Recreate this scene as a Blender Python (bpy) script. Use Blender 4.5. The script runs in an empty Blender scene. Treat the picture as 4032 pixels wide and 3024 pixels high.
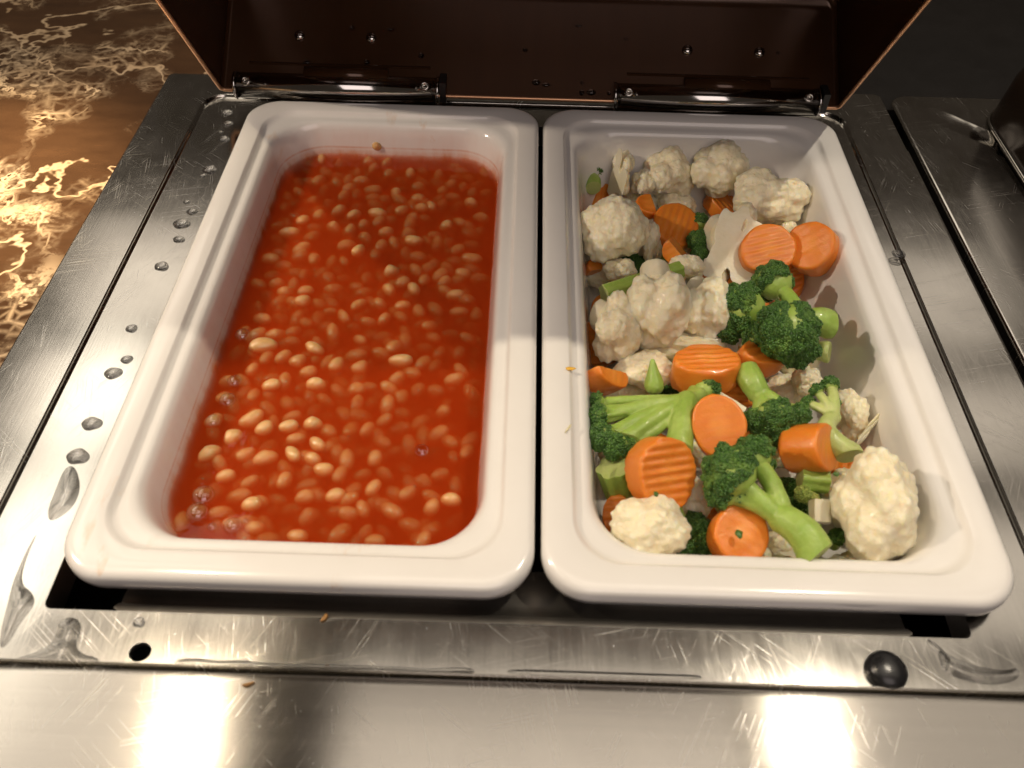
# Buffet chafing dish: two white porcelain pans (baked beans / mixed vegetables) in a steel frame.
import bpy, bmesh, math, random
import numpy as np
from mathutils import Vector, Matrix, noise, Quaternion
random.seed(7); np.random.seed(7)
SC = bpy.context.scene
C = SC.collection
R_ = math.radians

# ---------------------------------------------------------------- camera
cd = bpy.data.cameras.new('camera'); cam = bpy.data.objects.new('camera', cd); C.objects.link(cam)
cam.location = (-0.01057, -0.30611, 0.27935)
cam.matrix_world = (Matrix.Translation(cam.location) @ Matrix.Rotation(R_(0.369), 4, 'Z') @
                    Matrix.Rotation(R_(40.906), 4, 'X') @ Matrix.Rotation(R_(1.531), 4, 'Z'))
cd.sensor_width = 36; cd.lens = 29.283; cd.clip_start = .01; cd.clip_end = 50
cd.dof.use_dof = True; cd.dof.focus_distance = .47; cd.dof.aperture_fstop = 12
SC.camera = cam
# ---------------------------------------------------------------- world, lamps, exposure
W = bpy.data.worlds.new('World'); SC.world = W; W.use_nodes = True
bg = W.node_tree.nodes['Background']; bg.inputs[0].default_value = (1, .78, .58, 1); bg.inputs[1].default_value = .035
def aim(o, target):
    d = Vector(target) - o.location; o.rotation_euler = d.to_track_quat('-Z', 'Y').to_euler()
def area(name, loc, target, sx, sy, power, col, disk=False, spread=180):
    l = bpy.data.lights.new(name, 'AREA'); l.shape = 'DISK' if disk else 'RECTANGLE'
    l.size = sx
    if not disk: l.size_y = sy
    l.energy = power; l.color = col; l.spread = R_(spread)
    o = bpy.data.objects.new(name, l); C.objects.link(o); o.location = loc; aim(o, target); return o
def spot(name, loc, target, rad, power, col, size, blend):
    l = bpy.data.lights.new(name, 'SPOT'); l.energy = power; l.color = col; l.shadow_soft_size = rad
    l.spot_size = R_(size); l.spot_blend = blend
    o = bpy.data.objects.new(name, l); C.objects.link(o); o.location = loc; aim(o, target); return o
for cy_, cl in ((1.40, .36), (.96, .26), (.56, .28), (.16, .30), (-.24, .30)):
    for cx in (-.85, 0.05, .95):
        area('added_ceiling_fill', (cx, cy_, 1.25), (cx, cy_, 0), .72, cl, (2.1 if cx > .5 else 3.7) * cl, (1, .88, .74))  # unseen strips added for overhead fill and banded reflections in the steel
area('added_fill_behind_viewer', (.25, -1.15, 1.15), (0, 0, 0), 1.1, 1.1, 7.0, (1, .85, .80))  # unseen fill added to lift the shaded rims
spot('heat_lamp_over_right_pan', (.29, -.026, .56), (.1, -.06, 0), .0028, 6.0, (1, .88, .70), 120, .4)
spot('heat_lamp_over_left_pan', (-.33, -.026, .56), (-.05, -.06, 0), .0028, 4.0, (1, .82, .57), 47, .3)
spot('warm_lamp_beside_counter', (-.68, -.07, .48), (-.16, .0, 0), .009, 12.5, (1, .83, .66), 54, .5)
spot('lamp_over_marble', (-.55, .16, .55), (-.355, .085, 0), .02, 62, (1, .78, .5), 25, .8)
area('tube_lamp_beyond_left', (-.80, .52, .90), (-.80, .52, 0), .13, .66, .6, (1, .92, .78))
SC.view_settings.view_transform = 'Standard'; SC.view_settings.look = 'None'
SC.view_settings.exposure = 0; SC.view_settings.gamma = 1
cy = SC.cycles
cy.use_denoising = True; cy.max_bounces = 12; cy.volume_bounces = 3; cy.transparent_max_bounces = 16
cy.transmission_bounces = 8; cy.glossy_bounces = 5; cy.sample_clamp_indirect = 6; cy.caustics_reflective = False
cy.caustics_refractive = False

# ---------------------------------------------------------------- material helpers
class NT:
    def __init__(s, name):
        s.m = bpy.data.materials.new(name); s.m.use_nodes = True; s.t = s.m.node_tree
        s.b = s.t.nodes['Principled BSDF']; s.out = s.t.nodes['Material Output']
        s.tc = s.t.nodes.new('ShaderNodeTexCoord')
    def n(s, typ, **kw):
        nd = s.t.nodes.new('ShaderNode' + typ)
        for k, v in kw.items():
            if hasattr(nd, k) and k not in nd.inputs: setattr(nd, k, v)
            else: nd.inputs[k].default_value = v
        return nd
    def l(s, a, b): s.t.links.new(a, b)
    def mapc(s, scale=(1, 1, 1), rot=(0, 0, 0), src='Object'):
        mp = s.n('Mapping'); mp.inputs['Scale'].default_value = scale; mp.inputs['Rotation'].default_value = rot
        s.l(s.tc.outputs[src], mp.inputs[0]); return mp.outputs[0]
    def noise(s, scale, detail=3, rough=.55, vec=None, dist=0):
        nd = s.n('TexNoise'); nd.inputs['Scale'].default_value = scale; nd.inputs['Detail'].default_value = detail
        nd.inputs['Roughness'].default_value = rough; nd.inputs['Distortion'].default_value = dist
        s.l(vec if vec is not None else s.tc.outputs['Object'], nd.inputs['Vector']); return nd.outputs['Fac']
    def ramp(s, fac, stops, interp='LINEAR'):
        r = s.n('ValToRGB'); e = r.color_ramp; e.interpolation = interp
        while len(e.elements) < len(stops): e.elements.new(.5)
        for el, (p, c) in zip(e.elements, stops):
            el.position = p; el.color = (c, c, c, 1) if not hasattr(c, '__len__') else (*c, 1)
        s.l(fac, r.inputs[0]); return r.outputs[0]
    def mixc(s, fac, a, b, mode='MIX'):
        m = s.n('Mix', data_type='RGBA', blend_type=mode)
        for sock, v in ((m.inputs[0], fac), (m.inputs[6], a), (m.inputs[7], b)):
            if isinstance(v, (int, float)): sock.default_value = v
            elif hasattr(v, '__len__'): sock.default_value = (*v, 1)
            else: s.l(v, sock)
        return m.outputs[2]
    def math(s, op, a, b=0):
        m = s.n('Math', operation=op)
        for sock, v in ((m.inputs[0], a), (m.inputs[1], b)):
            if isinstance(v, (int, float)): sock.default_value = v
            else: s.l(v, sock)
        return m.outputs[0]
    def bump(s, h, strength, dist=.001, prev=None):
        b = s.n('Bump'); b.inputs['Strength'].default_value = strength; b.inputs['Distance'].default_value = dist
        s.l(h, b.inputs['Height'])
        if prev is not None: s.l(prev, b.inputs['Normal'])
        return b.outputs[0]
    def set(s, **kw):
        for k, v in kw.items():
            k = {'Base': 'Base Color', 'Sub': 'Subsurface Weight', 'SubR': 'Subsurface Radius', 'SubS': 'Subsurface Scale',
                 'Rough': 'Roughness', 'Metal': 'Metallic', 'Spec': 'Specular IOR Level', 'Coat': 'Coat Weight',
                 'CoatR': 'Coat Roughness', 'Trans': 'Transmission Weight', 'Aniso': 'Anisotropic', 'IOR': 'IOR',
                 'Normal': 'Normal', 'Tangent': 'Tangent', 'CoatN': 'Coat Normal'}[k]
            sock = s.b.inputs[k]
            if isinstance(v, (int, float)): sock.default_value = v
            elif hasattr(v, '__len__'): sock.default_value = (*v, 1) if len(sock.default_value) == 4 else v
            else: s.l(v, sock)
        return s

def scratches(s, coverage=.5):
    """sparse thin scratch lines in a few directions -> 0..1 mask"""
    tot = None
    for i, (ang, ln, w, th) in enumerate(((14, .040, .0003, .74), (-38, .028, .00028, .75), (63, .034, .0003, .735), (101, .026, .0003, .73), (-74, .045, .0003, .745))):
        mp = s.n('Mapping', vector_type='TEXTURE'); mp.inputs['Scale'].default_value = (ln, w, .02); mp.inputs['Rotation'].default_value = (0, 0, R_(ang))
        mp.inputs['Location'].default_value = (.013 * i, .021 * i, 0)
        s.l(s.tc.outputs['Object'], mp.inputs[0])
        m = s.ramp(s.noise(1.0, 0, .5, mp.outputs[0]), [(th, 0.), (th + .03, 1.)])
        g = s.ramp(s.noise(26 + 9 * i, 2, .5, s.mapc(rot=(0, 0, i))), [(.50, 0.), (.70, .9)])
        m = s.math('MULTIPLY', m, g)
        tot = m if tot is None else s.math('MAXIMUM', tot, m)
    return tot

def steel(name, col, rough, brush='x', brush_amt=.25, aniso=.0, scr=1.0):
    s = NT(name)
    sc = (9, 1500, 9) if brush == 'x' else (1500, 9, 9)
    b1 = s.noise(1, 3, .6, s.mapc(scale=sc))
    sc2 = (3, 330, 3) if brush == 'x' else (330, 3, 3)
    b2 = s.noise(1, 2, .6, s.mapc(scale=sc2))
    br = s.math('ADD', s.math('MULTIPLY', b1, .6), s.math('MULTIPLY', b2, .4))
    smear = s.noise(34, 4, .6)
    spots = s.ramp(s.noise(900, 2, .5), [(.70, 0.), (.76, 1.)])
    spm = s.ramp(s.noise(22, 3, .6), [(.5, 0.), (.62, 1.)])
    spots = s.math('MULTIPLY', spots, spm)
    sm = scratches(s)
    base = s.mixc(s.math('MULTIPLY', sm, .42 * scr), s.mixc(br, [c * .78 for c in col], col), (.85, .82, .76))
    base = s.mixc(s.math('MULTIPLY', spots, .5), base, (.8, .78, .72))
    r = s.math('ADD', rough - .05, s.math('MULTIPLY', smear, .10))
    r = s.math('ADD', r, s.math('MULTIPLY', s.math('MAXIMUM', sm, spots), .16 * scr))
    r = s.math('ADD', r, s.math('MULTIPLY', br, .06))
    n = s.bump(br, brush_amt, .00006)
    n = s.bump(s.noise(14, 2, .5), .12, .002, n)
    n = s.bump(sm, .05 * scr, .0001, n)
    s.set(Base=base, Rough=r, Metal=1., Normal=n)
    if aniso:
        cx = s.n('CombineXYZ'); cx.inputs[1 if brush == 'x' else 0].default_value = 1
        s.set(Aniso=aniso, Tangent=cx.outputs[0])
    return s.m

def plain(name, col, rough=.5, metal=0., **kw):
    s = NT(name)
    f = s.noise(60, 4, .6)
    s.set(Base=s.mixc(f, [c * .82 for c in col], [min(1, c * 1.12) for c in col]),
          Rough=s.math('ADD', rough * .85, s.math('MULTIPLY', f, rough * .3)), Metal=metal, **kw)
    return s.m

M = {}
M['frame'] = steel('polished_scratched_steel', (.60, .575, .53), .115, 'y', .2, 0, 1.1)
M['counter_steel'] = steel('brushed_counter_steel', (.62, .585, .53), .185, 'x', .14, .97, .8)
M['rail'] = steel('folded_rail_steel', (.62, .58, .52), .3, 'x', .3, .4, .5)
M['chrome'] = steel('chromed_hinge_steel', (.62, .6, .58), .09, 'x', .05, 0, .3)
M['dark'] = plain('near_black_steel', (.012, .011, .010), .45)  # near-black colour shared by the water well and the hinge ends
M['rubber'] = plain('black_rubber', (.012, .012, .013), .28)
M['copper'] = plain('copper_toned_edge', (.75, .42, .24), .38, .8)

def m_lid():
    s = NT('lid_reflected_brown')  # steel lid; the brown it reflects is put into the base colour
    streak = s.noise(1, 3, .6, s.mapc(scale=(60, 6, 6)))
    blot = s.noise(9, 4, .6)
    f = s.math('MULTIPLY', s.math('ADD', streak, blot), .5)
    s.set(Base=s.mixc(f, (.045, .020, .009), (.085, .038, .017)), Rough=s.math('ADD', .10, s.math('MULTIPLY', blot, .18)),
          Metal=.35, Normal=s.bump(blot, .2, .001))
    return s.m
M['lid'] = m_lid()
M['neighbour_lid'] = plain('dark_bronze_lid', (.030, .016, .008), .18, .3)

def m_porcelain(stain_and_glow):
    s = NT('white_porcelain_stain_glow' if stain_and_glow else 'white_porcelain')
    f = s.noise(45, 4, .6)
    base = s.mixc(f, (.755, .73, .69), (.81, .79, .755))
    # small grey knife and tray marks
    mk = s.ramp(s.noise(1, 3, .6, s.mapc(scale=(18, 700, 18))), [(.70, 0.), (.78, 1.)])
    mk = s.math('MULTIPLY', mk, s.ramp(s.noise(30, 2), [(.56, 0.), (.64, 1.)]))
    base = s.mixc(s.math('MULTIPLY', mk, .35), base, (.30, .28, .27))
    if stain_and_glow:
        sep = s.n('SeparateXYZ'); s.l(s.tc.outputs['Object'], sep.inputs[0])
        stain_glow_band = s.ramp(s.math('ADD', s.math('MULTIPLY', sep.outputs[2], 22), .80), [(.30, 1.), (.345, .75), (.385, .38), (.402, .8), (.425, .2), (.58, .15), (.72, 0.)])  # tide mark and stain, plus orange sauce glow painted on the wall
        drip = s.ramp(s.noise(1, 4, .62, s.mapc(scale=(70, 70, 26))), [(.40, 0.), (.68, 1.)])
        base = s.mixc(s.math('MULTIPLY', stain_glow_band, s.math('ADD', s.math('MULTIPLY', drip, .65), .45)), base, (.62, .20, .055))
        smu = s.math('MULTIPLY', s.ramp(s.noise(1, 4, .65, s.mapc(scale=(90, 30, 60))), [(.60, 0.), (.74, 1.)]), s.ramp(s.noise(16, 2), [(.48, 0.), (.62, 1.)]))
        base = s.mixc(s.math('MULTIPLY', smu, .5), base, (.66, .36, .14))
    s.set(Base=base, Rough=s.math('ADD', .08, s.math('MULTIPLY', s.noise(70, 3), .14)), Coat=.35, CoatR=.05,
          Normal=s.bump(s.noise(120, 2), .05, .0006))
    return s.m
M['pan'] = m_porcelain(False); M['pan_stain_glow'] = m_porcelain(True)

def m_marble():
    s = NT('brown_emperador_marble')
    wv = s.n('TexNoise'); wv.inputs['Scale'].default_value = 24; wv.inputs['Detail'].default_value = 1.5
    s.l(s.tc.outputs['Object'], wv.inputs['Vector'])
    def warped(amount):
        v = s.n('VectorMath', operation='MULTIPLY_ADD'); s.l(wv.outputs['Color'], v.inputs[0])
        v.inputs[1].default_value = (amount,) * 3; s.l(s.tc.outputs['Object'], v.inputs[2]); return v.outputs[0]
    def veins(scale, amount, w0, w1):
        vo = s.n('TexVoronoi', feature='DISTANCE_TO_EDGE'); vo.inputs['Scale'].default_value = scale
        s.l(warped(amount), vo.inputs['Vector'])
        return s.ramp(vo.outputs['Distance'], [(w0, 1.), (w1, 0.)])
    def ridge(scale, w, rot, det=5, dist=.4):
        n_ = s.noise(scale, det, .6, s.mapc(rot=(0, 0, rot)), dist)
        return s.ramp(s.math('ABSOLUTE', s.math('SUBTRACT', n_, .5)), [(0., 1.), (w * .35, .8), (w, 0.)])
    zone = s.ramp(s.noise(9, 3, .6, s.mapc(rot=(0, 0, .9))), [(.48, 0.), (.58, 1.)])
    brk = s.ramp(s.noise(70, 4, .7), [(.40, .1), (.60, 1.)])
    cell = s.math('MULTIPLY', s.math('MAXIMUM', s.math('MULTIPLY', veins(58, .010, .0, .13), .85), s.math('MULTIPLY', veins(125, .006, .0, .2), .5)), zone)
    v = s.math('MAXIMUM', s.math('MULTIPLY', ridge(7, .012, .4), .75), s.math('MULTIPLY', ridge(17, .02, 1.7), zone))
    v = s.math('MAXIMUM', v, s.math('MULTIPLY', cell, brk))
    patch = s.ramp(s.noise(24, 5, .7), [(.585, 0.), (.65, .95)])
    v = s.math('MAXIMUM', v, s.math('MULTIPLY', patch, zone))
    body = s.mixc(s.noise(1, 6, .65, s.mapc(scale=(22, 60, 22))), (.026, .012, .006), (.11, .056, .026))
    vc = s.mixc(s.noise(30, 3), (.52, .32, .15), (.84, .68, .47))
    s.set(Base=s.mixc(v, body, vc), Rough=.1, Coat=.3, CoatR=.04)
    return s.m
M['marble'] = m_marble()
M['back_counter'] = plain('counter_shade_black', (.004, .003, .0025), .35)  # near-black colour stands in for the shade over this counter

def m_water():
    s = NT('clear_water')
    s.set(Base=(1, 1, 1), Rough=.0, Trans=1., IOR=1.33)
    return s.m
M['water'] = m_water()
def m_film(name, clear):
    s = NT(name)
    s.set(Base=(1, 1, 1), Rough=.0, Trans=1., IOR=1.33)
    tr = s.n('BsdfTransparent'); gl = s.n('BsdfGlossy'); gl.inputs['Roughness'].default_value = .02
    lw = s.n('LayerWeight'); lw.inputs['Blend'].default_value = .5
    fr = s.math('ADD', .07 if clear < .9 else .16, s.math('MULTIPLY', s.math('POWER', lw.outputs['Facing'], 4), .8))
    m1 = s.n('MixShader'); s.l(fr, m1.inputs[0]); s.l(tr.outputs[0], m1.inputs[1]); s.l(gl.outputs[0], m1.inputs[2])
    m2 = s.n('MixShader'); m2.inputs[0].default_value = clear; s.l(s.b.outputs[0], m2.inputs[1]); s.l(m1.outputs[0], m2.inputs[2])
    s.l(m2.outputs[0], s.out.inputs['Surface'])
    return s.m
M['film'] = m_film('thin_water_film', .62)
M['bubble'] = m_film('thin_bubble_skin', 1.)
M['drop'] = m_film('water_drop', .5)

def m_food(name, c0, c1, c2, rough, sub, radius, bump_s, bscale, spec=.5, coat=.15, curds=0):
    s = NT(name)
    a = s.noise(110, 4, .6); b = s.noise(520, 3, .6)
    base = s.mixc(s.ramp(a, [(.3, 0.), (.7, 1.)]), c0, c1)
    base = s.mixc(s.ramp(s.noise(48, 3, .6), [(.52, 0.), (.72, .8)]), base, c2)
    n = s.bump(s.noise(bscale, 4, .65), bump_s, .0009)
    if curds:
        for sc_, st_, ds_ in ((curds, .5, .0008), (curds * 2.4, .45, .0004)):
            vo = s.n('TexVoronoi', feature='SMOOTH_F1'); vo.inputs['Scale'].default_value = sc_; vo.inputs['Smoothness'].default_value = .35
            s.l(s.tc.outputs['Object'], vo.inputs['Vector'])
            n = s.bump(s.math('SUBTRACT', 1, s.math('MULTIPLY', vo.outputs['Distance'], vo.outputs['Distance'])), st_, ds_, n)
    s.set(Base=base, Rough=s.math('ADD', rough - .08, s.math('MULTIPLY', b, .2)), Sub=sub, SubR=radius, SubS=.005,
          Normal=n, Spec=spec, Coat=coat, CoatR=.12)
    return s.m
M['curd'] = m_food('cauliflower_curd', (.86, .765, .53), (.90, .83, .62), (.82, .70, .44), .42, .75, (1, .8, .5), .35, 1500, .5, .1, 380)
M['stalk'] = m_food('cauliflower_cut_stalk', (.76, .68, .48), (.83, .77, .60), (.70, .64, .42), .3, .4, (1, .8, .5), .4, 260, .5, .3)
M['carrot'] = m_food('cooked_carrot', (.70, .20, .018), (.76, .25, .03), (.64, .155, .012), .34, .4, (1, .35, .08), .25, 700, .45, .18)
def m_carrot():
    m = M['carrot']; t = m.node_tree; b = t.nodes['Principled BSDF']; src = b.inputs['Base Color'].links[0].from_socket
    tc = t.nodes.new('ShaderNodeTexCoord'); mul = t.nodes.new('ShaderNodeVectorMath'); mul.operation = 'MULTIPLY'; mul.inputs[1].default_value = (1, 1, 0)
    ln = t.nodes.new('ShaderNodeVectorMath'); ln.operation = 'LENGTH'; mr = t.nodes.new('ShaderNodeMapRange')
    mr.inputs[1].default_value = .0028; mr.inputs[2].default_value = .0058; mr.inputs[3].default_value = .75; mr.inputs[4].default_value = 0
    mx = t.nodes.new('ShaderNodeMix'); mx.data_type = 'RGBA'; mx.inputs[7].default_value = (.80, .29, .04, 1)
    t.links.new(tc.outputs['Object'], mul.inputs[0]); t.links.new(mul.outputs[0], ln.inputs[0]); t.links.new(ln.outputs['Value'], mr.inputs[0])
    t.links.new(mr.outputs[0], mx.inputs[0]); t.links.new(src, mx.inputs[6]); t.links.new(mx.outputs[2], b.inputs['Base Color'])
m_carrot()
M['carrot_core'] = m_food('carrot_core', (.80, .27, .035), (.84, .33, .05), (.74, .20, .02), .3, .45, (1, .4, .1), .2, 600, .5, .35)
M['stem'] = m_food('broccoli_stem', (.27, .41, .060), (.40, .53, .13), (.22, .35, .05), .40, .35, (.6, 1, .25), .5, 420, .45, .12)
M['stem_pale'] = m_food('broccoli_pale_stem', (.42, .50, .15), (.55, .60, .25), (.33, .44, .10), .40, .4, (.7, 1, .3), .45, 420, .45, .12)
M['leafy'] = m_food('pale_cauliflower_leaf', (.72, .62, .36), (.80, .72, .48), (.66, .58, .28), .32, .5, (1, .8, .4), .2, 300)
M['bean'] = m_food('haricot_bean_skin', (.62, .365, .14), (.69, .43, .19), (.55, .28, .09), .22, .4, (1, .5, .25), .12, 500, .5, .4)
M['crumb_green'] = plain('green_crumb', (.06, .14, .02), .4)
M['crumb_brown'] = plain('brown_crumb', (.30, .15, .04), .5)
M['crumb_yellow'] = plain('yellow_crumb', (.78, .45, .05), .4)

def m_buds(name, c0, c1, c2):
    s = NT(name)
    geo = s.n('NewGeometry')
    col = s.mixc(geo.outputs['Random Per Island'], c0, c1)
    col = s.mixc(s.ramp(s.noise(130, 3, .6), [(.55, 0.), (.74, 1.)]), col, c2)
    s.set(Base=col, Rough=.42, Spec=.45, Sub=.1, SubR=(.5, 1, .2), SubS=.001)
    return s.m
M['buds'] = m_buds('broccoli_buds', (.026, .082, .012), (.075, .175, .026), (.15, .27, .045))
M['buds_light'] = m_buds('yellow_green_buds', (.14, .22, .03), (.32, .38, .08), (.45, .42, .12))

def m_sauce():
    s = NT('thin_tomato_sauce')
    for nd in (s.b,): s.t.nodes.remove(nd)
    tr = s.n('BsdfTransparent'); gl = s.n('BsdfGlossy'); gl.inputs['Roughness'].default_value = .03
    lw = s.n('LayerWeight'); lw.inputs['Blend'].default_value = .5
    fres = s.math('ADD', .024, s.math('MULTIPLY', s.math('POWER', lw.outputs['Facing'], 5), .97))
    nb = s.bump(s.noise(55, 3, .5), .25, .0012)
    s.l(nb, gl.inputs['Normal'])
    mx = s.n('MixShader'); s.l(fres, mx.inputs[0]); s.l(tr.outputs[0], mx.inputs[1]); s.l(gl.outputs[0], mx.inputs[2])
    s.l(mx.outputs[0], s.out.inputs['Surface'])
    sc = s.n('VolumeScatter'); sc.inputs['Color'].default_value = (.87, .112, .020, 1); sc.inputs['Density'].default_value = 330
    sc.inputs['Anisotropy'].default_value = .2
    ab = s.n('VolumeAbsorption'); ab.inputs['Color'].default_value = (.86, .27, .04, 1); ab.inputs['Density'].default_value = 210
    ad = s.n('AddShader'); s.l(sc.outputs[0], ad.inputs[0]); s.l(ab.outputs[0], ad.inputs[1])
    s.l(ad.outputs[0], s.out.inputs['Volume'])
    return s.m
M['sauce'] = m_sauce()

# ---------------------------------------------------------------- object helpers
def mesh_from(name, verts, faces):
    me = bpy.data.meshes.new(name); me.from_pydata([tuple(v) for v in verts], [], faces); me.update(); return me
def link(name, me, mats, parent=None, smooth=True, loc=None):
    o = bpy.data.objects.new(name, me); C.objects.link(o)
    for m in (mats if isinstance(mats, (list, tuple)) else [mats]):
        if len(me.materials) < (len(mats) if isinstance(mats, (list, tuple)) else 1): me.materials.append(m)
    if smooth is not None: me.polygons.foreach_set('use_smooth', [smooth] * len(me.polygons))
    if parent is not None: o.parent = parent
    if loc is not None: o.location = loc
    return o
def tag(o, label=None, cat=None, group=None, kind=None):
    for k, v in (('label', label), ('category', cat), ('group', group), ('kind', kind)):
        if v: o[k] = v
    return o
def thing(name, label, cat, loc=(0, 0, 0), group=None):
    o = bpy.data.objects.new(name, None); o.empty_display_size = .01; C.objects.link(o); o.location = loc
    return tag(o, label, cat, group)
def rrect(x0, x1, y0, y1, r, z, n=8, side=6):
    pts = []
    r = max(r, 1e-5)
    cs = [(x1 - r, y1 - r, 0), (x0 + r, y1 - r, 90), (x0 + r, y0 + r, 180), (x1 - r, y0 + r, 270)]
    for i, (cx, cy_, a) in enumerate(cs):
        arc = [(cx + r * math.cos(R_(a + 90 * k / n)), cy_ + r * math.sin(R_(a + 90 * k / n)), z) for k in range(n + 1)]
        pts += arc
        nx, ny, na = cs[(i + 1) % 4]
        q = (nx + r * math.cos(R_(na)), ny + r * math.sin(R_(na)), z); p = arc[-1]
        pts += [tuple(p[j] + (q[j] - p[j]) * k / side for j in range(3)) for k in range(1, side)]
    return pts
def loft(loops, cap_first=False, cap_last=False):
    n = len(loops[0]); v = [p for lp in loops for p in lp]; f = []
    for i in range(len(loops) - 1):
        for k in range(n):
            a, b = i * n + k, i * n + (k + 1) % n
            f.append((a, b, b + n, a + n))
    if cap_first: f.append(tuple(range(n))[::-1])
    if cap_last: f.append(tuple(range((len(loops) - 1) * n, len(loops) * n)))
    return v, f
def tube(path, r, seg=10, closed=False, cap=True):
    P = [Vector(p) for p in path]; v = []; f = []; n = len(P); up = Vector((0, 0, 1))
    for i, p in enumerate(P):
        t = (P[(i + 1) % n] - P[i - 1]) if closed else (P[min(i + 1, n - 1)] - P[max(i - 1, 0)])
        t.normalize(); a = t.cross(up)
        if a.length < 1e-4: a = t.cross(Vector((1, 0, 0)))
        a.normalize(); b = t.cross(a); rr = r[i] if hasattr(r, '__len__') else r
        v += [p + (a * math.cos(2 * math.pi * k / seg) + b * math.sin(2 * math.pi * k / seg)) * rr for k in range(seg)]
    for i in range(n if closed else n - 1):
        for k in range(seg):
            a, b = i * seg + k, i * seg + (k + 1) % seg; c, d = ((i + 1) % n) * seg + k, ((i + 1) % n) * seg + (k + 1) % seg
            f.append((a, b, d, c))
    if cap and not closed: f += [tuple(range(seg))[::-1], tuple(range((n - 1) * seg, n * seg))]
    return v, f
def lathe(prof, seg=24):
    v = []; f = []
    for r, z in prof: v += [(r * math.cos(2 * math.pi * k / seg), r * math.sin(2 * math.pi * k / seg), z) for k in range(seg)]
    for i in range(len(prof) - 1):
        for k in range(seg):
            a, b = i * seg + k, i * seg + (k + 1) % seg
            f.append((a, b, b + seg, a + seg))
    f.append(tuple(range((len(prof) - 1) * seg, len(prof) * seg)))
    return v, f
def merge(parts):
    V = []; F = []
    for v, f in parts:
        o = len(V); V += list(v); F += [tuple(i + o for i in q) for q in f]
    return V, F
def fix_normals(me):
    bm = bmesh.new(); bm.from_mesh(me); bmesh.ops.recalc_face_normals(bm, faces=bm.faces); bm.to_mesh(me); bm.free()
def box(x0, x1, y0, y1, z0, z1):
    v = [(x, y, z) for z in (z0, z1) for y in (y0, y1) for x in (x0, x1)]
    return v, [(0, 2, 3, 1), (4, 5, 7, 6), (0, 1, 5, 4), (2, 6, 7, 3), (0, 4, 6, 2), (1, 3, 7, 5)]
def basis(z, xhint=(1, 0, 0)):
    z = Vector(z).normalized(); x = Vector(xhint) - z * Vector(xhint).dot(z); x.normalize()
    return Matrix((x, z.cross(x), z)).transposed()
def remesh(v, f, voxel):
    me = mesh_from('shape', v, f); o = bpy.data.objects.new('shape', me); C.objects.link(o)
    md = o.modifiers.new('r', 'REMESH'); md.mode = 'VOXEL'; md.voxel_size = voxel; md.use_smooth_shade = True
    dg = bpy.context.evaluated_depsgraph_get(); ev = o.evaluated_get(dg)
    out = bpy.data.meshes.new_from_object(ev); bpy.data.objects.remove(o); bpy.data.meshes.remove(me)
    return out
def ico(sub=2):
    bm = bmesh.new(); bmesh.ops.create_icosphere(bm, subdivisions=sub, radius=1)
    v = [tuple(x.co) for x in bm.verts]; f = [tuple(y.index for y in x.verts) for x in bm.faces]; bm.free(); return v, f
ICO1, ICO2 = ico(1), ico(2)
def balls(lst, tmpl=None):
    tv, tf = tmpl or ICO2; tv = np.array(tv); tf = np.array(tf); n = len(tv)
    cs = np.array([p for p, r in lst]); rs = np.array([r for p, r in lst])
    V = (cs[:, None, :] + tv[None] * rs[:, None, None]).reshape(-1, 3)
    F = (tf[None] + (np.arange(len(lst)) * n)[:, None, None]).reshape(-1, 3)
    return V.tolist(), [tuple(x) for x in F.tolist()]
def chain(p, q, r0, r1, bend=None):
    p, q = Vector(p), Vector(q); L = (q - p).length; n = max(3, int(L / (min(r0, r1) * .38)) + 1); out = []
    for i in range(n + 1):
        t = i / n; c = p.lerp(q, t)
        if bend is not None: c = c + Vector(bend) * (4 * t * (1 - t))
        out.append((tuple(c), r0 + (r1 - r0) * t))
    return out
def displace(me, fn):
    n = len(me.vertices); co = np.empty(n * 3); me.vertices.foreach_get('co', co); co = co.reshape(-1, 3)
    no = np.array([v.normal[:] for v in me.vertices])
    d = np.array([fn(Vector(c)) for c in co]); co += no * d[:, None]
    me.vertices.foreach_set('co', co.ravel()); me.update()
def cut_mesh(me, co, no, mat_index):
    bm = bmesh.new(); bm.from_mesh(me)
    r = bmesh.ops.bisect_plane(bm, geom=bm.verts[:] + bm.edges[:] + bm.faces[:], plane_co=co, plane_no=no, clear_outer=True)
    ed = [e for e in r['geom_cut'] if isinstance(e, bmesh.types.BMEdge)]
    ff = bmesh.ops.triangle_fill(bm, edges=ed, use_beauty=True, normal=no)
    for g in ff['geom']:
        if isinstance(g, bmesh.types.BMFace): g.material_index = mat_index; g.smooth = False
    bm.to_mesh(me); bm.free(); me.update()

# ---------------------------------------------------------------- the setting
ZF, ZT = -.012, -.0145          # frame top, sunken drip tray
me = mesh_from('marble_counter', *merge([box(-1.4, -.243, -.60, 1.2, -.05, -.0185), box(-.243, -.02, .207, 1.2, -.05, -.0185)]))
tag(link('counter', me, M['marble'], smooth=False), 'polished brown marble counter with gold and white veins', kind='structure')
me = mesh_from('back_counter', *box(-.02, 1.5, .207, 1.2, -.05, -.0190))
tag(link('back_counter', me, M['back_counter'], smooth=False), 'counter behind the dishes, shade put into its near black colour', kind='structure')
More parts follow.
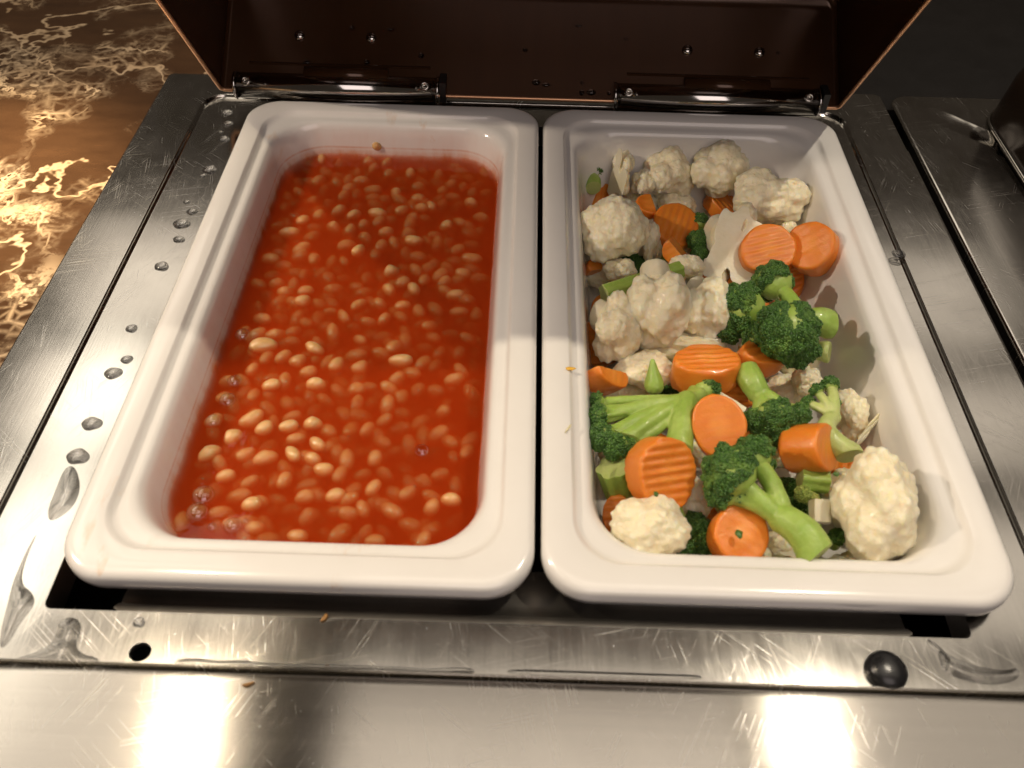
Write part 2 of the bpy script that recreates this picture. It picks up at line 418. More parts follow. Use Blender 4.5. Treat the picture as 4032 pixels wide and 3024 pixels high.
# front steel counter edge: folded sheet with a soft back edge
prof = [(-.1926, -.024), (-.1926, -.0128), (-.1932, -.0113), (-.1943, -.0106), (-.196, -.0104), (-.23, -.0104), (-.30, -.0104), (-.60, -.0104)]
xs = [-.9 + 1.8 * i / 40 for i in range(41)]
v = [(x, y, z) for y, z in prof for x in xs]
f = [(i * 41 + k, i * 41 + k + 1, (i + 1) * 41 + k + 1, (i + 1) * 41 + k) for i in range(len(prof) - 1) for k in range(40)]
me = mesh_from('counter_edge', v, f); fix_normals(me)
tag(link('counter_edge', me, M['counter_steel']), 'brushed steel counter edge in front of the chafing dish', kind='structure')

# ---------------------------------------------------------------- chafing dish: frame, rail, well, hinges, lid
dish = thing('chafing_dish', 'steel chafing dish frame with open lid painted its reflected brown holding both white pans', 'chafing dish', (0, 0, -.012))
dish.location = (0, 0, 0)
OUT = (-.2505, .2280, -.1912, .2145)
def ring(d, z, r): return rrect(OUT[0] + d, OUT[1] - d, OUT[2] + d, OUT[3] - d, r, z, 8, 12)
step_o = rrect(-.2190, .1970, -.1905, .1900, .014, ZF, 8, 12)
step_m = rrect(-.2185, .1965, -.1901, .1895, .013, ZF - .0008, 8, 12)
step_i = rrect(-.2174, .1954, -.1893, .1884, .012, ZT, 8, 12)
v1 = loft([ring(0, -.0185, .004), ring(0, -.0127, .004), ring(.0003, -.0122, .004), ring(.0009, ZF, .004), step_o, step_m, step_i])
me = mesh_from('frame', *v1)
bm = bmesh.new(); bm.from_mesh(me)
# tray with pan opening and the small drain hole
def loop_edges(pts):
    vs = [bm.verts.new(p) for p in pts]
    return [bm.edges.new((vs[i], vs[(i + 1) % len(vs)])) for i in range(len(vs))]
open_l = rrect(-.1850, .163, -.1700, .166, .003, ZT, 6, 8)
hole_l = [(-.1434 + .0040 * math.cos(a), -.1855 + .0036 * math.sin(a), ZT) for a in [2 * math.pi * k / 28 for k in range(28)]]
e = loop_edges(step_i) + loop_edges(open_l) + loop_edges(hole_l)
bmesh.ops.triangle_fill(bm, edges=e, use_beauty=True)
bmesh.ops.remove_doubles(bm, verts=bm.verts, dist=1e-6)
bmesh.ops.recalc_face_normals(bm, faces=bm.faces); bm.to_mesh(me); bm.free()
fr = link('frame', me, M['frame'], dish, smooth=True)
me.polygons.foreach_set('use_smooth', [abs(p.normal.z) < .999 for p in me.polygons])
lip = mesh_from('opening_lip', *merge([loft([open_l, [(x, y, z - .014) for x, y, z in open_l]]),
                                     loft([hole_l, [(x, y, z - .003) for x, y, z in hole_l]])]))
link('opening_lip', lip, M['rail'], dish, smooth=False)
# folded rail under the front rims
pr = [(-.1699, ZT - .0002), (-.1680, -.0150), (-.1655, -.0175), (-.1650, -.0195), (-.1600, -.0200), (-.1560, -.0215), (-.1440, -.0225), (-.1440, -.030)]
xr = [-.1590, -.1570] + [-.157 + .296 * i / 20 for i in range(1, 20)] + [.139, .1410]
v = [(x, y if 0 < k < len(xr) - 1 else max(y, -.1685), z) for y, z in pr for k, x in enumerate(xr)]
n = len(xr); f = [(i * n + k, i * n + k + 1, (i + 1) * n + k + 1, (i + 1) * n + k) for i in range(len(pr) - 1) for k in range(n - 1)]
me = mesh_from('front_rail', v, f); fix_normals(me); link('front_rail', me, M['rail'], dish)
wl = [rrect(-.242, .221, -.1895, .206, .01, z, 4, 3) for z in (-.0178, -.10)]
me = mesh_from('water_well', *loft(wl, cap_last=True)); link('water_well', me, M['dark'], dish, smooth=False)
# thin wire rim of the water pan beside the left porcelain pan
path = [(-.1832, .150 - .29 * i / 30, -.0095) for i in range(31)]
path += [(-.1832 + .010 * (1 - math.cos(R_(90 * k / 8))), -.140 - .010 * math.sin(R_(90 * k / 8)), -.0095) for k in range(1, 9)]
me = mesh_from('water_pan_rim', *tube(path, .0010, 8)); link('water_pan_rim', me, M['chrome'], dish)
# rubber buffer
me = mesh_from('rubber_buffer', *lathe([(.0072, 0), (.0074, .0012), (.0071, .0026), (.0060, .0040), (.0042, .0049), (.002, .0053), (.0004, .0054)], 28))
link('rubber_buffer', me, M['rubber'], dish, loc=(.1265, -.1838, ZT))

LEAN = R_(33); HY, HZ = .1735, .0005
def lidp(x, u, w): return (x, HY - math.sin(LEAN) * u + math.cos(LEAN) * w, HZ + math.cos(LEAN) * u + math.sin(LEAN) * w)
def lidloop(d, w, r): return [lidp(x, u, w) for x, u, _ in rrect(-.2025 + d, .1875 - d, d, .372 - d, r, 0, 8, 6)]
inner = [lidloop(.0012, 0, .003), lidloop(.0014, .030, .003), lidloop(.0016, .064, .003), lidloop(.0035, .0720, .006), lidloop(.0085, .0758, .012),
         lidloop(.018, .0770, .008), lidloop(.0195, .0780, .008)]
outer = [lidloop(0, 0, .0035), lidloop(0, .064, .0035), lidloop(.003, .075, .006), lidloop(.012, .0795, .012), lidloop(.03, .081, .008)]
me = mesh_from('lid', *merge([loft(inner, cap_last=True), loft(outer, cap_last=True), loft([outer[0], inner[0]])]))
lid = link('lid', me, M['lid'], dish)
me.polygons.foreach_set('use_smooth', [len(p.vertices) == 4 for p in me.polygons])
me = mesh_from('lid_edge', *tube(lidloop(.0006, -.0002, .0032), .0012, 8, closed=True)); link('lid_edge', me, M['copper'], lid)
bolt = mesh_from('bolt_head', *lathe([(.0034, 0), (.0034, .0006), (.0030, .0016), (.0018, .0024), (.0004, .0026)], 18))
Bm = Matrix((Vector((1, 0, 0)), Vector((0, math.cos(LEAN), math.sin(LEAN))), Vector((0, -math.sin(LEAN), math.cos(LEAN))))).transposed()
for i, (x, w) in enumerate(((-.1545, .037), (-.1090, .037), (.0915, .035), (.1372, .035))):
    b = link('bolt_head', bolt, M['chrome'], lid, loc=lidp(x, .0013, w)); b.rotation_euler = Bm.to_euler()
# crease strip where the lid window frame begins
me = mesh_from('window_frame', *tube([lidp(.055 + .12 * i / 8, .004, .0740) for i in range(9)], .0012, 8)); link('window_frame', me, M['chrome'], lid)
# condensation drops on the lid wall
for i in range(26):
    x = random.uniform(-.17, .165); w = random.choice([random.uniform(.004, .012)] * 3 + [random.uniform(.01, .055)]); r = random.uniform(.0007, .0019)
    me_ = mesh_from('lid_droplet', *lathe([(r, 0), (r * .9, r * .35), (r * .6, r * .6), (r * .2, r * .7)], 12))
    d = link('lid_droplet', me_, M['water'], lid, loc=lidp(x, .0014, w)); d.rotation_euler = Bm.to_euler(); d.scale = (random.uniform(.8, 2.2), 1, 1)
# hinges
def hinge(x0, x1):
    hy, hz, r = .1775, .0015, .0082
    arc = lambda rr, a0, a1, x, n=16: [(x, hy - rr * math.cos(R_(a0 + (a1 - a0) * k / n)), hz + rr * math.sin(R_(a0 + (a1 - a0) * k / n))) for k in range(n + 1)]
    def half(xa, xb, rr, a0, a1):
        A, B = arc(rr, a0, a1, xa), arc(rr, a0, a1, xb); n = len(A)
        v = A + B; f = [(k, k + 1, n + k + 1, n + k) for k in range(n - 1)] + [tuple(range(n))[::-1], tuple(range(n, 2 * n))]
        return v, f
    me = mesh_from('hinge', *merge([half(x0, x1, r, -35, 118), half(x0 - .0022, x0 - .0004, r + .0006, -40, 130), half(x1 + .0004, x1 + .0022, r + .0006, -40, 130)]))
    fix_normals(me); h = link('hinge', me, M['chrome'], dish)
    me.polygons.foreach_set('use_smooth', [len(p.vertices) == 4 for p in me.polygons])
    k0, k1 = x0 + .042, x1 - .030
    me = mesh_from('hinge_knuckle', *tube([(k0, hy + .004, hz + .0065), (k1, hy + .004, hz + .0065)], .0052, 20)); link('hinge_knuckle', me, M['lid'], h)
    me = mesh_from('hinge_leaf', *box(x0 + .006, x1 - .004, hy + .0095, hy + .0165, hz + .004, hz + .0105)); link('hinge_leaf', me, M['lid'], h, smooth=False)
    for sx in (x0 + .0065, x1 - .0065):
        s_me = mesh_from('hinge_screw', *merge([lathe([(.0028, 0), (.0028, .0010), (.0024, .0014), (.0015, .0014), (.0014, .0004), (.0003, .0004)], 16)]))
        s_ = link('hinge_screw', s_me, M['frame'], h, loc=(sx, hy - r * math.cos(R_(48)), hz + r * math.sin(R_(48)))); s_.rotation_euler = (R_(42), 0, 0)
    me = mesh_from('hinge_end_gap', *box(x1 + .0026, x1 + .0066, hy - .006, hy + .006, hz - .004, hz + .009)); link('hinge_end_gap', me, M['dark'], h, smooth=False)  # box coloured near-black for the dark gap at the hinge end
hinge(-.191, -.0665); hinge(.0475, .1725)

# neighbouring dish on the right
nb = thing('chafing_dish', 'neighbouring steel chafing dish with a closed dark lid at the right edge', 'chafing dish')
def nring(d, z, r): return rrect(.2335 + d, .68 - d, -.1912 + d, .2145 - d, r, z, 8, 6)
me = mesh_from('frame', *loft([nring(0, -.0185, .012), nring(0, -.0135, .012), nring(.0008, -.0124, .012), nring(.002, ZF, .012), nring(.0495, ZF, .012), nring(.0512, ZT, .012), nring(.09, ZT, .012)], cap_last=True))
fix_normals(me); link('frame', me, M['frame'], nb)
me.polygons.foreach_set('use_smooth', [p.area < 2e-4 for p in me.polygons])
def lring(d, z, r): return rrect(.2890 + d, .64 - d, -.150 + d, .204 - d, r, z, 10, 4)
me = mesh_from('lid', *loft([lring(0, ZF - .002, .03), lring(.0005, -.004, .03), lring(.002, .018, .03), lring(.006, .036, .03), lring(.016, .050, .028), lring(.04, .060, .02), lring(.09, .064, .01)], cap_last=True))
fix_normals(me); link('lid', me, M['neighbour_lid'], nb)
me = mesh_from('lid_edge', *tube([(x, y, z) for x, y, z in lring(-.0006, -.0105, .031)], .0011, 8, closed=True)); link('lid_edge', me, M['frame'], nb)

# ---------------------------------------------------------------- porcelain pans
PROF = [  # inset, z, corner radius
    (0.017, -0.04, 0.022), (0.0145, -0.016, 0.02), (0.008, -0.0105, 0.02), (0.002, -0.0102, 0.02), (0.0003, -0.0088, 0.019), (0, -0.006, 0.019), (0.0002, -0.0026, 0.019), (0.0009, -0.0011, 0.019), (0.002, -0.0003, 0.0188), (0.0034, 0, 0.0186), (0.0118, -0.0001, 0.019), (0.0125, -0.0005, 0.0195), (0.0132, -0.0016, 0.02), (0.014, -0.0026, 0.021), (0.0152, -0.0031, 0.022), (0.0172, -0.0032, 0.023), (0.0188, -0.0036, 0.024), (0.0202, -0.0049, 0.025), (0.0213, -0.0078, 0.026), (0.0222, -0.012, 0.027), (0.0242, -0.023, 0.028), (0.0266, -0.038, 0.029), (0.029, -0.05, 0.03), (0.0315, -0.057, 0.031), (0.036, -0.0615, 0.031), (0.042, -0.063, 0.028)]
def pan(label, x0, x1, mat):
    y0, y1 = -.1640, .1658
    t = thing('serving_pan', label, 'serving pan', (0, 0, 0), 'white porcelain serving pans')
    lo = [rrect(x0 + d, x1 - d, y0 + d, y1 - d, r, z, 12, 10) for d, z, r in PROF]
    me = mesh_from('bowl', *loft(lo[3:], cap_last=True)); fix_normals(me)
    link('bowl', me, mat, t)
    body = mesh_from('foot_wall', *loft([lo[3], lo[2], lo[1], lo[0], [(x, y, -.066) for x, y, z in lo[0]]])); fix_normals(body)
    link('foot_wall', body, mat, t)
    return t
pan('white porcelain pan full of beans in orange red sauce, stained inside, with sauce glow painted on the wall', -.1806, -.0012, M['pan_stain_glow'])
pan('white porcelain pan heaped with mixed vegetables on the right', .0012, .1808, M['pan'])

# ---------------------------------------------------------------- where each piece of food, drop and crumb lies (metres)
CAULIFLOWERS= [('tall cauliflower piece sliced flat on its left side in the shaded back left corner', [0.0482, 0.1262, -0.022], 0.0089, 0.0148, [0.1101, -0.0159, 0.9938], [-0.93, -0.2621, 0.2576]),
 ('small pale cauliflower floret at the back beside the tall sliced piece', [0.0641, 0.1227, -0.026], 0.0072, 0.0085, [-0.3968, -0.1264, 0.9091], None),
 ('broad shaded cauliflower floret against the back wall between two others', [0.0799, 0.132, -0.027], 0.0141, 0.0159, [-0.0149, -0.0938, 0.9955], None),
 ('rounded cauliflower floret at the middle of the back wall', [0.1097, 0.1329, -0.021], 0.0157, 0.0149, [-0.1302, -0.0963, 0.9868], None),
 ('large cauliflower floret leaning on the back right corner of the pan', [0.1362, 0.1057, -0.022], 0.0201, 0.016, [0.3262, -0.1249, 0.937], None),
 ('small white cauliflower bit showing between the two back right carrots', [0.1471, 0.0871, -0.03], 0.0049, 0.0057, [0.2456, -0.2876, 0.9257], None),
 ('big round cauliflower floret resting on the left wall at the back', [0.0422, 0.0633, -0.014], 0.0165, 0.0176, [-0.169, -0.318, 0.9329], None),
 ('shaded cauliflower floret tucked behind the big round one', [0.0645, 0.0737, -0.03], 0.0068, 0.012, [0.5292, -0.3089, 0.7903], None),
 ('small cauliflower tip sticking out under the big round floret', [0.0458, 0.0432, -0.026], 0.0084, 0.0065, [-0.2622, -0.3011, 0.9168], None),
 ('cauliflower slab cut flat through its stalk facing the viewer', [0.1046, 0.055, -0.014], 0.0155, 0.0227, [0.3804, -0.7901, 0.4807], [-0.0486, -0.577, 0.8153]),
 ('little cauliflower floret behind the pale stalk in the middle', [0.0804, 0.0431, -0.022], 0.0087, 0.0064, [0.2315, -0.0123, 0.9728], None),
 ('large cauliflower floret with its cut stalk pointing up and curd at the bottom', [0.0589, -0.0025, -0.006], 0.0144, 0.0206, [-0.0228, -0.9623, -0.271], None),
 ('cauliflower floret touching the left of the big dark broccoli head', [0.086, 0.0031, -0.015], 0.0133, 0.0165, [0.357, -0.9312, 0.0733], None),
 ('pale cauliflower piece against the left wall, halfway along the pan', [0.0371, -0.013, -0.012], 0.0123, 0.0164, [0.6117, -0.7245, 0.3177], None),
 ('shaded cauliflower cluster lying deep under the large middle floret', [0.0746, -0.0103, -0.03], 0.0212, 0.0078, [0.0117, -0.8184, 0.5745], None),
 ('low cauliflower floret between the left carrot block and the carrot slab', [0.053, -0.0312, -0.026], 0.014, 0.0089, [0.208, -0.2361, 0.9492], None),
 ('cream cauliflower floret tucked into the front left corner of the pan', [0.0445, -0.128, -0.012], 0.0159, 0.0129, [0.3902, -0.2899, 0.8739], None),
 ('small cauliflower floret between crinkle carrot and front broccoli head', [0.0688, -0.1057, -0.026], 0.0071, 0.0086, [-0.1233, -0.3486, 0.9291], None),
 ('huge cream cauliflower floret in the front right corner of the pan', [0.1356, -0.1185, -0.01], 0.0159, 0.0204, [0.107, -0.6081, 0.7866], None),
 ('cauliflower floret behind the curved broccoli stem near the right wall', [0.1465, -0.0557, -0.024], 0.0077, 0.011, [0.2209, -0.3327, 0.9168], None),
 ('shaded cauliflower bit under the long front broccoli stem', [0.1033, -0.1222, -0.032], 0.0055, 0.0059, [-0.0036, -0.4521, 0.892], None),
 ('white cauliflower sliver lying at the front rim under the broccoli stem', [0.1085, -0.1285, -0.03], 0.0058, 0.0036, [-0.0071, -0.3479, 0.9375], [-0.0245, 0.2935, 0.9557]),
 ('pale cauliflower piece peeping out right of the cut broccoli stalk', [0.1326, -0.0323, -0.028], 0.0072, 0.0072, [0.3244, -0.3194, 0.8904], None)]
CARROTS= [('small flat orange carrot wedge in the shade near the back', [0.0639, 0.0955, -0.022], 0.0077, 0.0065, 0.009, [0.2146, -0.2837, 0.9346], [0.9995, 0.0266, 0.0175], 'wedge', 0),
 ('shaded crinkle cut carrot disc lying near the back', [0.0785, 0.0807, -0.024], 0.0132, 0.0124, 0.009, [0.1576, -0.3568, 0.9208], [0.9995, 0.0266, 0.0175], 'disc', 70),
 ('carrot chunk with a square corner in front of the shaded disc', [0.0754, 0.052, -0.017], 0.0064, 0.0068, 0.011, [-0.3091, -0.8623, 0.401], [0.9995, 0.0266, 0.0175], 'wedge', 30),
 ('crinkle cut carrot disc half in shadow at the right of the pan', [0.1232, 0.0477, -0.012], 0.0138, 0.0125, 0.01, [-0.1032, -0.5718, 0.8139], [0.9995, 0.0266, 0.0175], 'disc', 12),
 ('thick bright carrot chunk against the right wall at the back', [0.1487, 0.0501, -0.012], 0.0124, 0.0124, 0.017, [-0.561, -0.4328, 0.7057], [0.9995, 0.0266, 0.0175], 'smooth', 20),
 ('carrot scrap almost hidden under the big round cauliflower', [0.0336, 0.0569, -0.036], 0.0063, 0.0047, 0.009, [0.2092, -0.4589, 0.8635], [0.9995, 0.0266, 0.0175], 'wedge', 10),
 ('thin carrot sliver left of the sliced cauliflower slab', [0.0922, 0.0499, -0.03], 0.0046, 0.0062, 0.009, [0.2162, -0.5483, 0.8078], [0.9995, 0.0266, 0.0175], 'wedge', 50),
 ('carrot piece mostly buried below the sliced cauliflower slab', [0.1112, 0.0427, -0.032], 0.0084, 0.0054, 0.009, [-0.0027, -0.4754, 0.8798], [0.9995, 0.0266, 0.0175], 'disc', 50),
 ('carrot block standing against the left wall at mid pan', [0.0311, -0.0443, -0.016], 0.0059, 0.0094, 0.014, [0.6118, -0.2226, 0.759], [0.9995, 0.0266, 0.0175], 'wedge', 80),
 ('thick crinkle carrot slab seen from its edge in the middle', [0.079, -0.0406, -0.013], 0.0148, 0.0106, 0.015, [-0.022, 0.1808, 0.9833], [0.9995, 0.0266, 0.0175], 'disc', 4),
 ('carrot slice wedged under the dark broccoli head', [0.1091, -0.0273, -0.017], 0.0155, 0.008, 0.01, [0.3761, 0.1155, 0.9194], [0.9995, 0.0266, 0.0175], 'disc', 30),
 ('shaded carrot slice below the thick crinkle slab', [0.0964, -0.0438, -0.026], 0.0091, 0.0071, 0.009, [0.2209, -0.3327, 0.9168], [0.9995, 0.0266, 0.0175], 'disc', 0),
 ('smooth oval carrot disc in the centre of the front half', [0.0783, -0.0805, -0.005], 0.0106, 0.0129, 0.009, [-0.2042, -0.4977, 0.843], [0.9995, 0.0266, 0.0175], 'smooth', 10),
 ('wet carrot piece just above the front broccoli head', [0.0983, -0.0748, -0.022], 0.0063, 0.0055, 0.009, [0.2162, -0.5483, 0.8078], [0.9995, 0.0266, 0.0175], 'disc', 0),
 ('stubby carrot chunk beside the curved broccoli stem', [0.1183, -0.0853, -0.012], 0.0098, 0.0094, 0.018, [0.6762, -0.3806, 0.6308], [0.9995, 0.0266, 0.0175], 'smooth', 90),
 ('largest crinkle cut carrot disc, with deep ridges, at front left', [0.0505, -0.1066, -0.004], 0.0127, 0.0141, 0.013, [0.3905, -0.5535, 0.7356], [0.9995, 0.0266, 0.0175], 'disc', 6),
 ('carrot slice behind the cauliflower in the front left corner', [0.0357, -0.1114, -0.03], 0.006, 0.0082, 0.009, [-0.2146, -0.4702, 0.8561], [0.9995, 0.0266, 0.0175], 'disc', 0),
 ('carrot slice with a green crumb under the front broccoli stem', [0.0813, -0.129, -0.014], 0.0105, 0.0115, 0.01, [0.1529, -0.3095, 0.9385], [0.9995, 0.0266, 0.0175], 'smooth', -30),
 ('carrot bit deep among dark broccoli buds at the front', [0.0663, -0.1243, -0.03], 0.004, 0.004, 0.008, [-0.0071, -0.3479, 0.9375], [0.9995, 0.0266, 0.0175], 'wedge', 0),
 ('shadowed carrot bit low at the front wall', [0.0808, -0.1236, -0.036], 0.0041, 0.0037, 0.008, [-0.0071, -0.3479, 0.9375], [0.9995, 0.0266, 0.0175], 'wedge', 30)]
BROCCOLIS= [('dark broccoli piece in the back left corner', [0.0337, 0.1253, -0.03], 0.0038, [([0.034, 0.1398, -0.028], 0.0061), ([0.0294, 0.1408, -0.034], 0.0039)], 0),
 ('dark broccoli strip squeezed between carrot chunk and cauliflower slab', [0.0935, 0.0673, -0.04], 0.0032, [([0.093, 0.0852, -0.024], 0.0052), ([0.09, 0.0664, -0.022], 0.0055), ([0.0905, 0.0581, -0.026], 0.0047)], 0),
 ('big dark green broccoli head with pale stem toward the right wall', [0.1443, -0.0082, -0.012], 0.0055, [([0.1158, -0.0271, 0.002], 0.0117), ([0.1018, -0.0014, -0.01], 0.0104), ([0.1215, 0.02, -0.01], 0.0086), ([0.1233, -0.0299, -0.006], 0.0079), ([0.0965, -0.0083, -0.016], 0.0062), ([0.1075, -0.0194, -0.012], 0.0061)], 1),
 ('fan shaped broccoli floret with many pale stems against the left wall', [0.0612, -0.0886, -0.01], 0.0046, [([0.0282, -0.0843, -0.01], 0.0064), ([0.0272, -0.0728, -0.01], 0.005), ([0.0336, -0.0888, -0.01], 0.0056), ([0.0399, -0.0879, -0.012], 0.0041), ([0.0273, -0.061, -0.014], 0.0036), ([0.0777, -0.0521, -0.014], 0.006), ([0.0752, -0.0456, -0.018], 0.0041)], 2),
 ('broccoli floret hanging upside down with its cut stalk at the top', [0.0977, -0.0418, -0.012], 0.005, [([0.1056, -0.0696, -0.01], 0.0085), ([0.1158, -0.0676, -0.012], 0.0062), ([0.0988, -0.0696, -0.014], 0.0062), ([0.1087, -0.0751, -0.014], 0.0062)], 1),
 ('curved light green broccoli stem with a tiny bud tuft near the right wall', [0.1358, -0.0879, -0.012], 0.0043, [([0.1344, -0.0517, -0.008], 0.0036), ([0.1273, -0.0552, -0.008], 0.0028), ([0.1347, -0.0604, -0.01], 0.0025), ([0.1237, -0.0592, -0.012], 0.0028)], 3),
 ('large front broccoli floret with a long smooth stem pointing to the front rim', [0.1079, -0.1408, -0.006], 0.0057, [([0.0779, -0.1098, 0.002], 0.0105), ([0.0898, -0.0979, -0.002], 0.0079), ([0.0756, -0.1151, -0.004], 0.0067), ([0.0825, -0.1157, -0.004], 0.0049), ([0.094, -0.1001, -0.006], 0.0051)], 1),
 ('dark broccoli buds low at the front rim beside the front left cauliflower', [0.0632, -0.1083, -0.034], 0.003, [([0.068, -0.1191, -0.026], 0.0062), ([0.0707, -0.1264, -0.026], 0.0061), ([0.0636, -0.1288, -0.028], 0.004)], 0),
 ('yellow green broccoli tuft between long stem and white stalk cube', [0.1226, -0.1006, -0.03], 0.0023, [([0.1129, -0.1066, -0.016], 0.0031), ([0.1169, -0.1077, -0.018], 0.0025)], 4),
 ('tiny dark broccoli bit beside the huge front right cauliflower', [0.1311, -0.1169, -0.04], 0.0019, [([0.127, -0.121, -0.026], 0.0031)], 0),
 ('pale broccoli stub lying under the big dark head by the right wall', [0.1477, -0.0119, -0.028], 0.0042, [([0.1418, -0.0093, -0.03], 0.0035)], 5)]
STALKS= [('long green broccoli stalk lying behind the large middle cauliflower', [0.0339, 0.0131, -0.016], [0.0755, 0.0343, -0.016], 0.005, 'green'),
 ('pale broccoli stalk with a lobed cut end beside the crinkle carrot', [0.0328, -0.0969, -0.014], [0.0382, -0.1011, -0.03], 0.0074, 'cutend'),
 ('short pale broccoli stalk chunk above the white cube', [0.1147, -0.0958, -0.02], [0.1264, -0.0972, -0.02], 0.0056, 'green'),
 ('white cauliflower stalk cube beside the huge front right floret', [0.1186, -0.1111, -0.014], [0.118, -0.1195, -0.018], 0.0054, 'white'),
 ('pointed green broccoli leaf stub above the fan shaped floret', [0.053, -0.042, -0.006], [0.0543, -0.0499, -0.014], 0.0048, 'leaf'),
 ('thin white cauliflower sliver behind the smooth carrot disc', [0.0837, -0.055, -0.014], [0.095, -0.0622, -0.016], 0.0024, 'white')]
FANJ = [0.0672, -0.063, -0.009]
LEAF_PTS = [[0.1651, -0.0533, -0.012], [0.1609, -0.0579, -0.018], [0.153, -0.0657, -0.022], [0.1472, -0.0723, -0.026]]
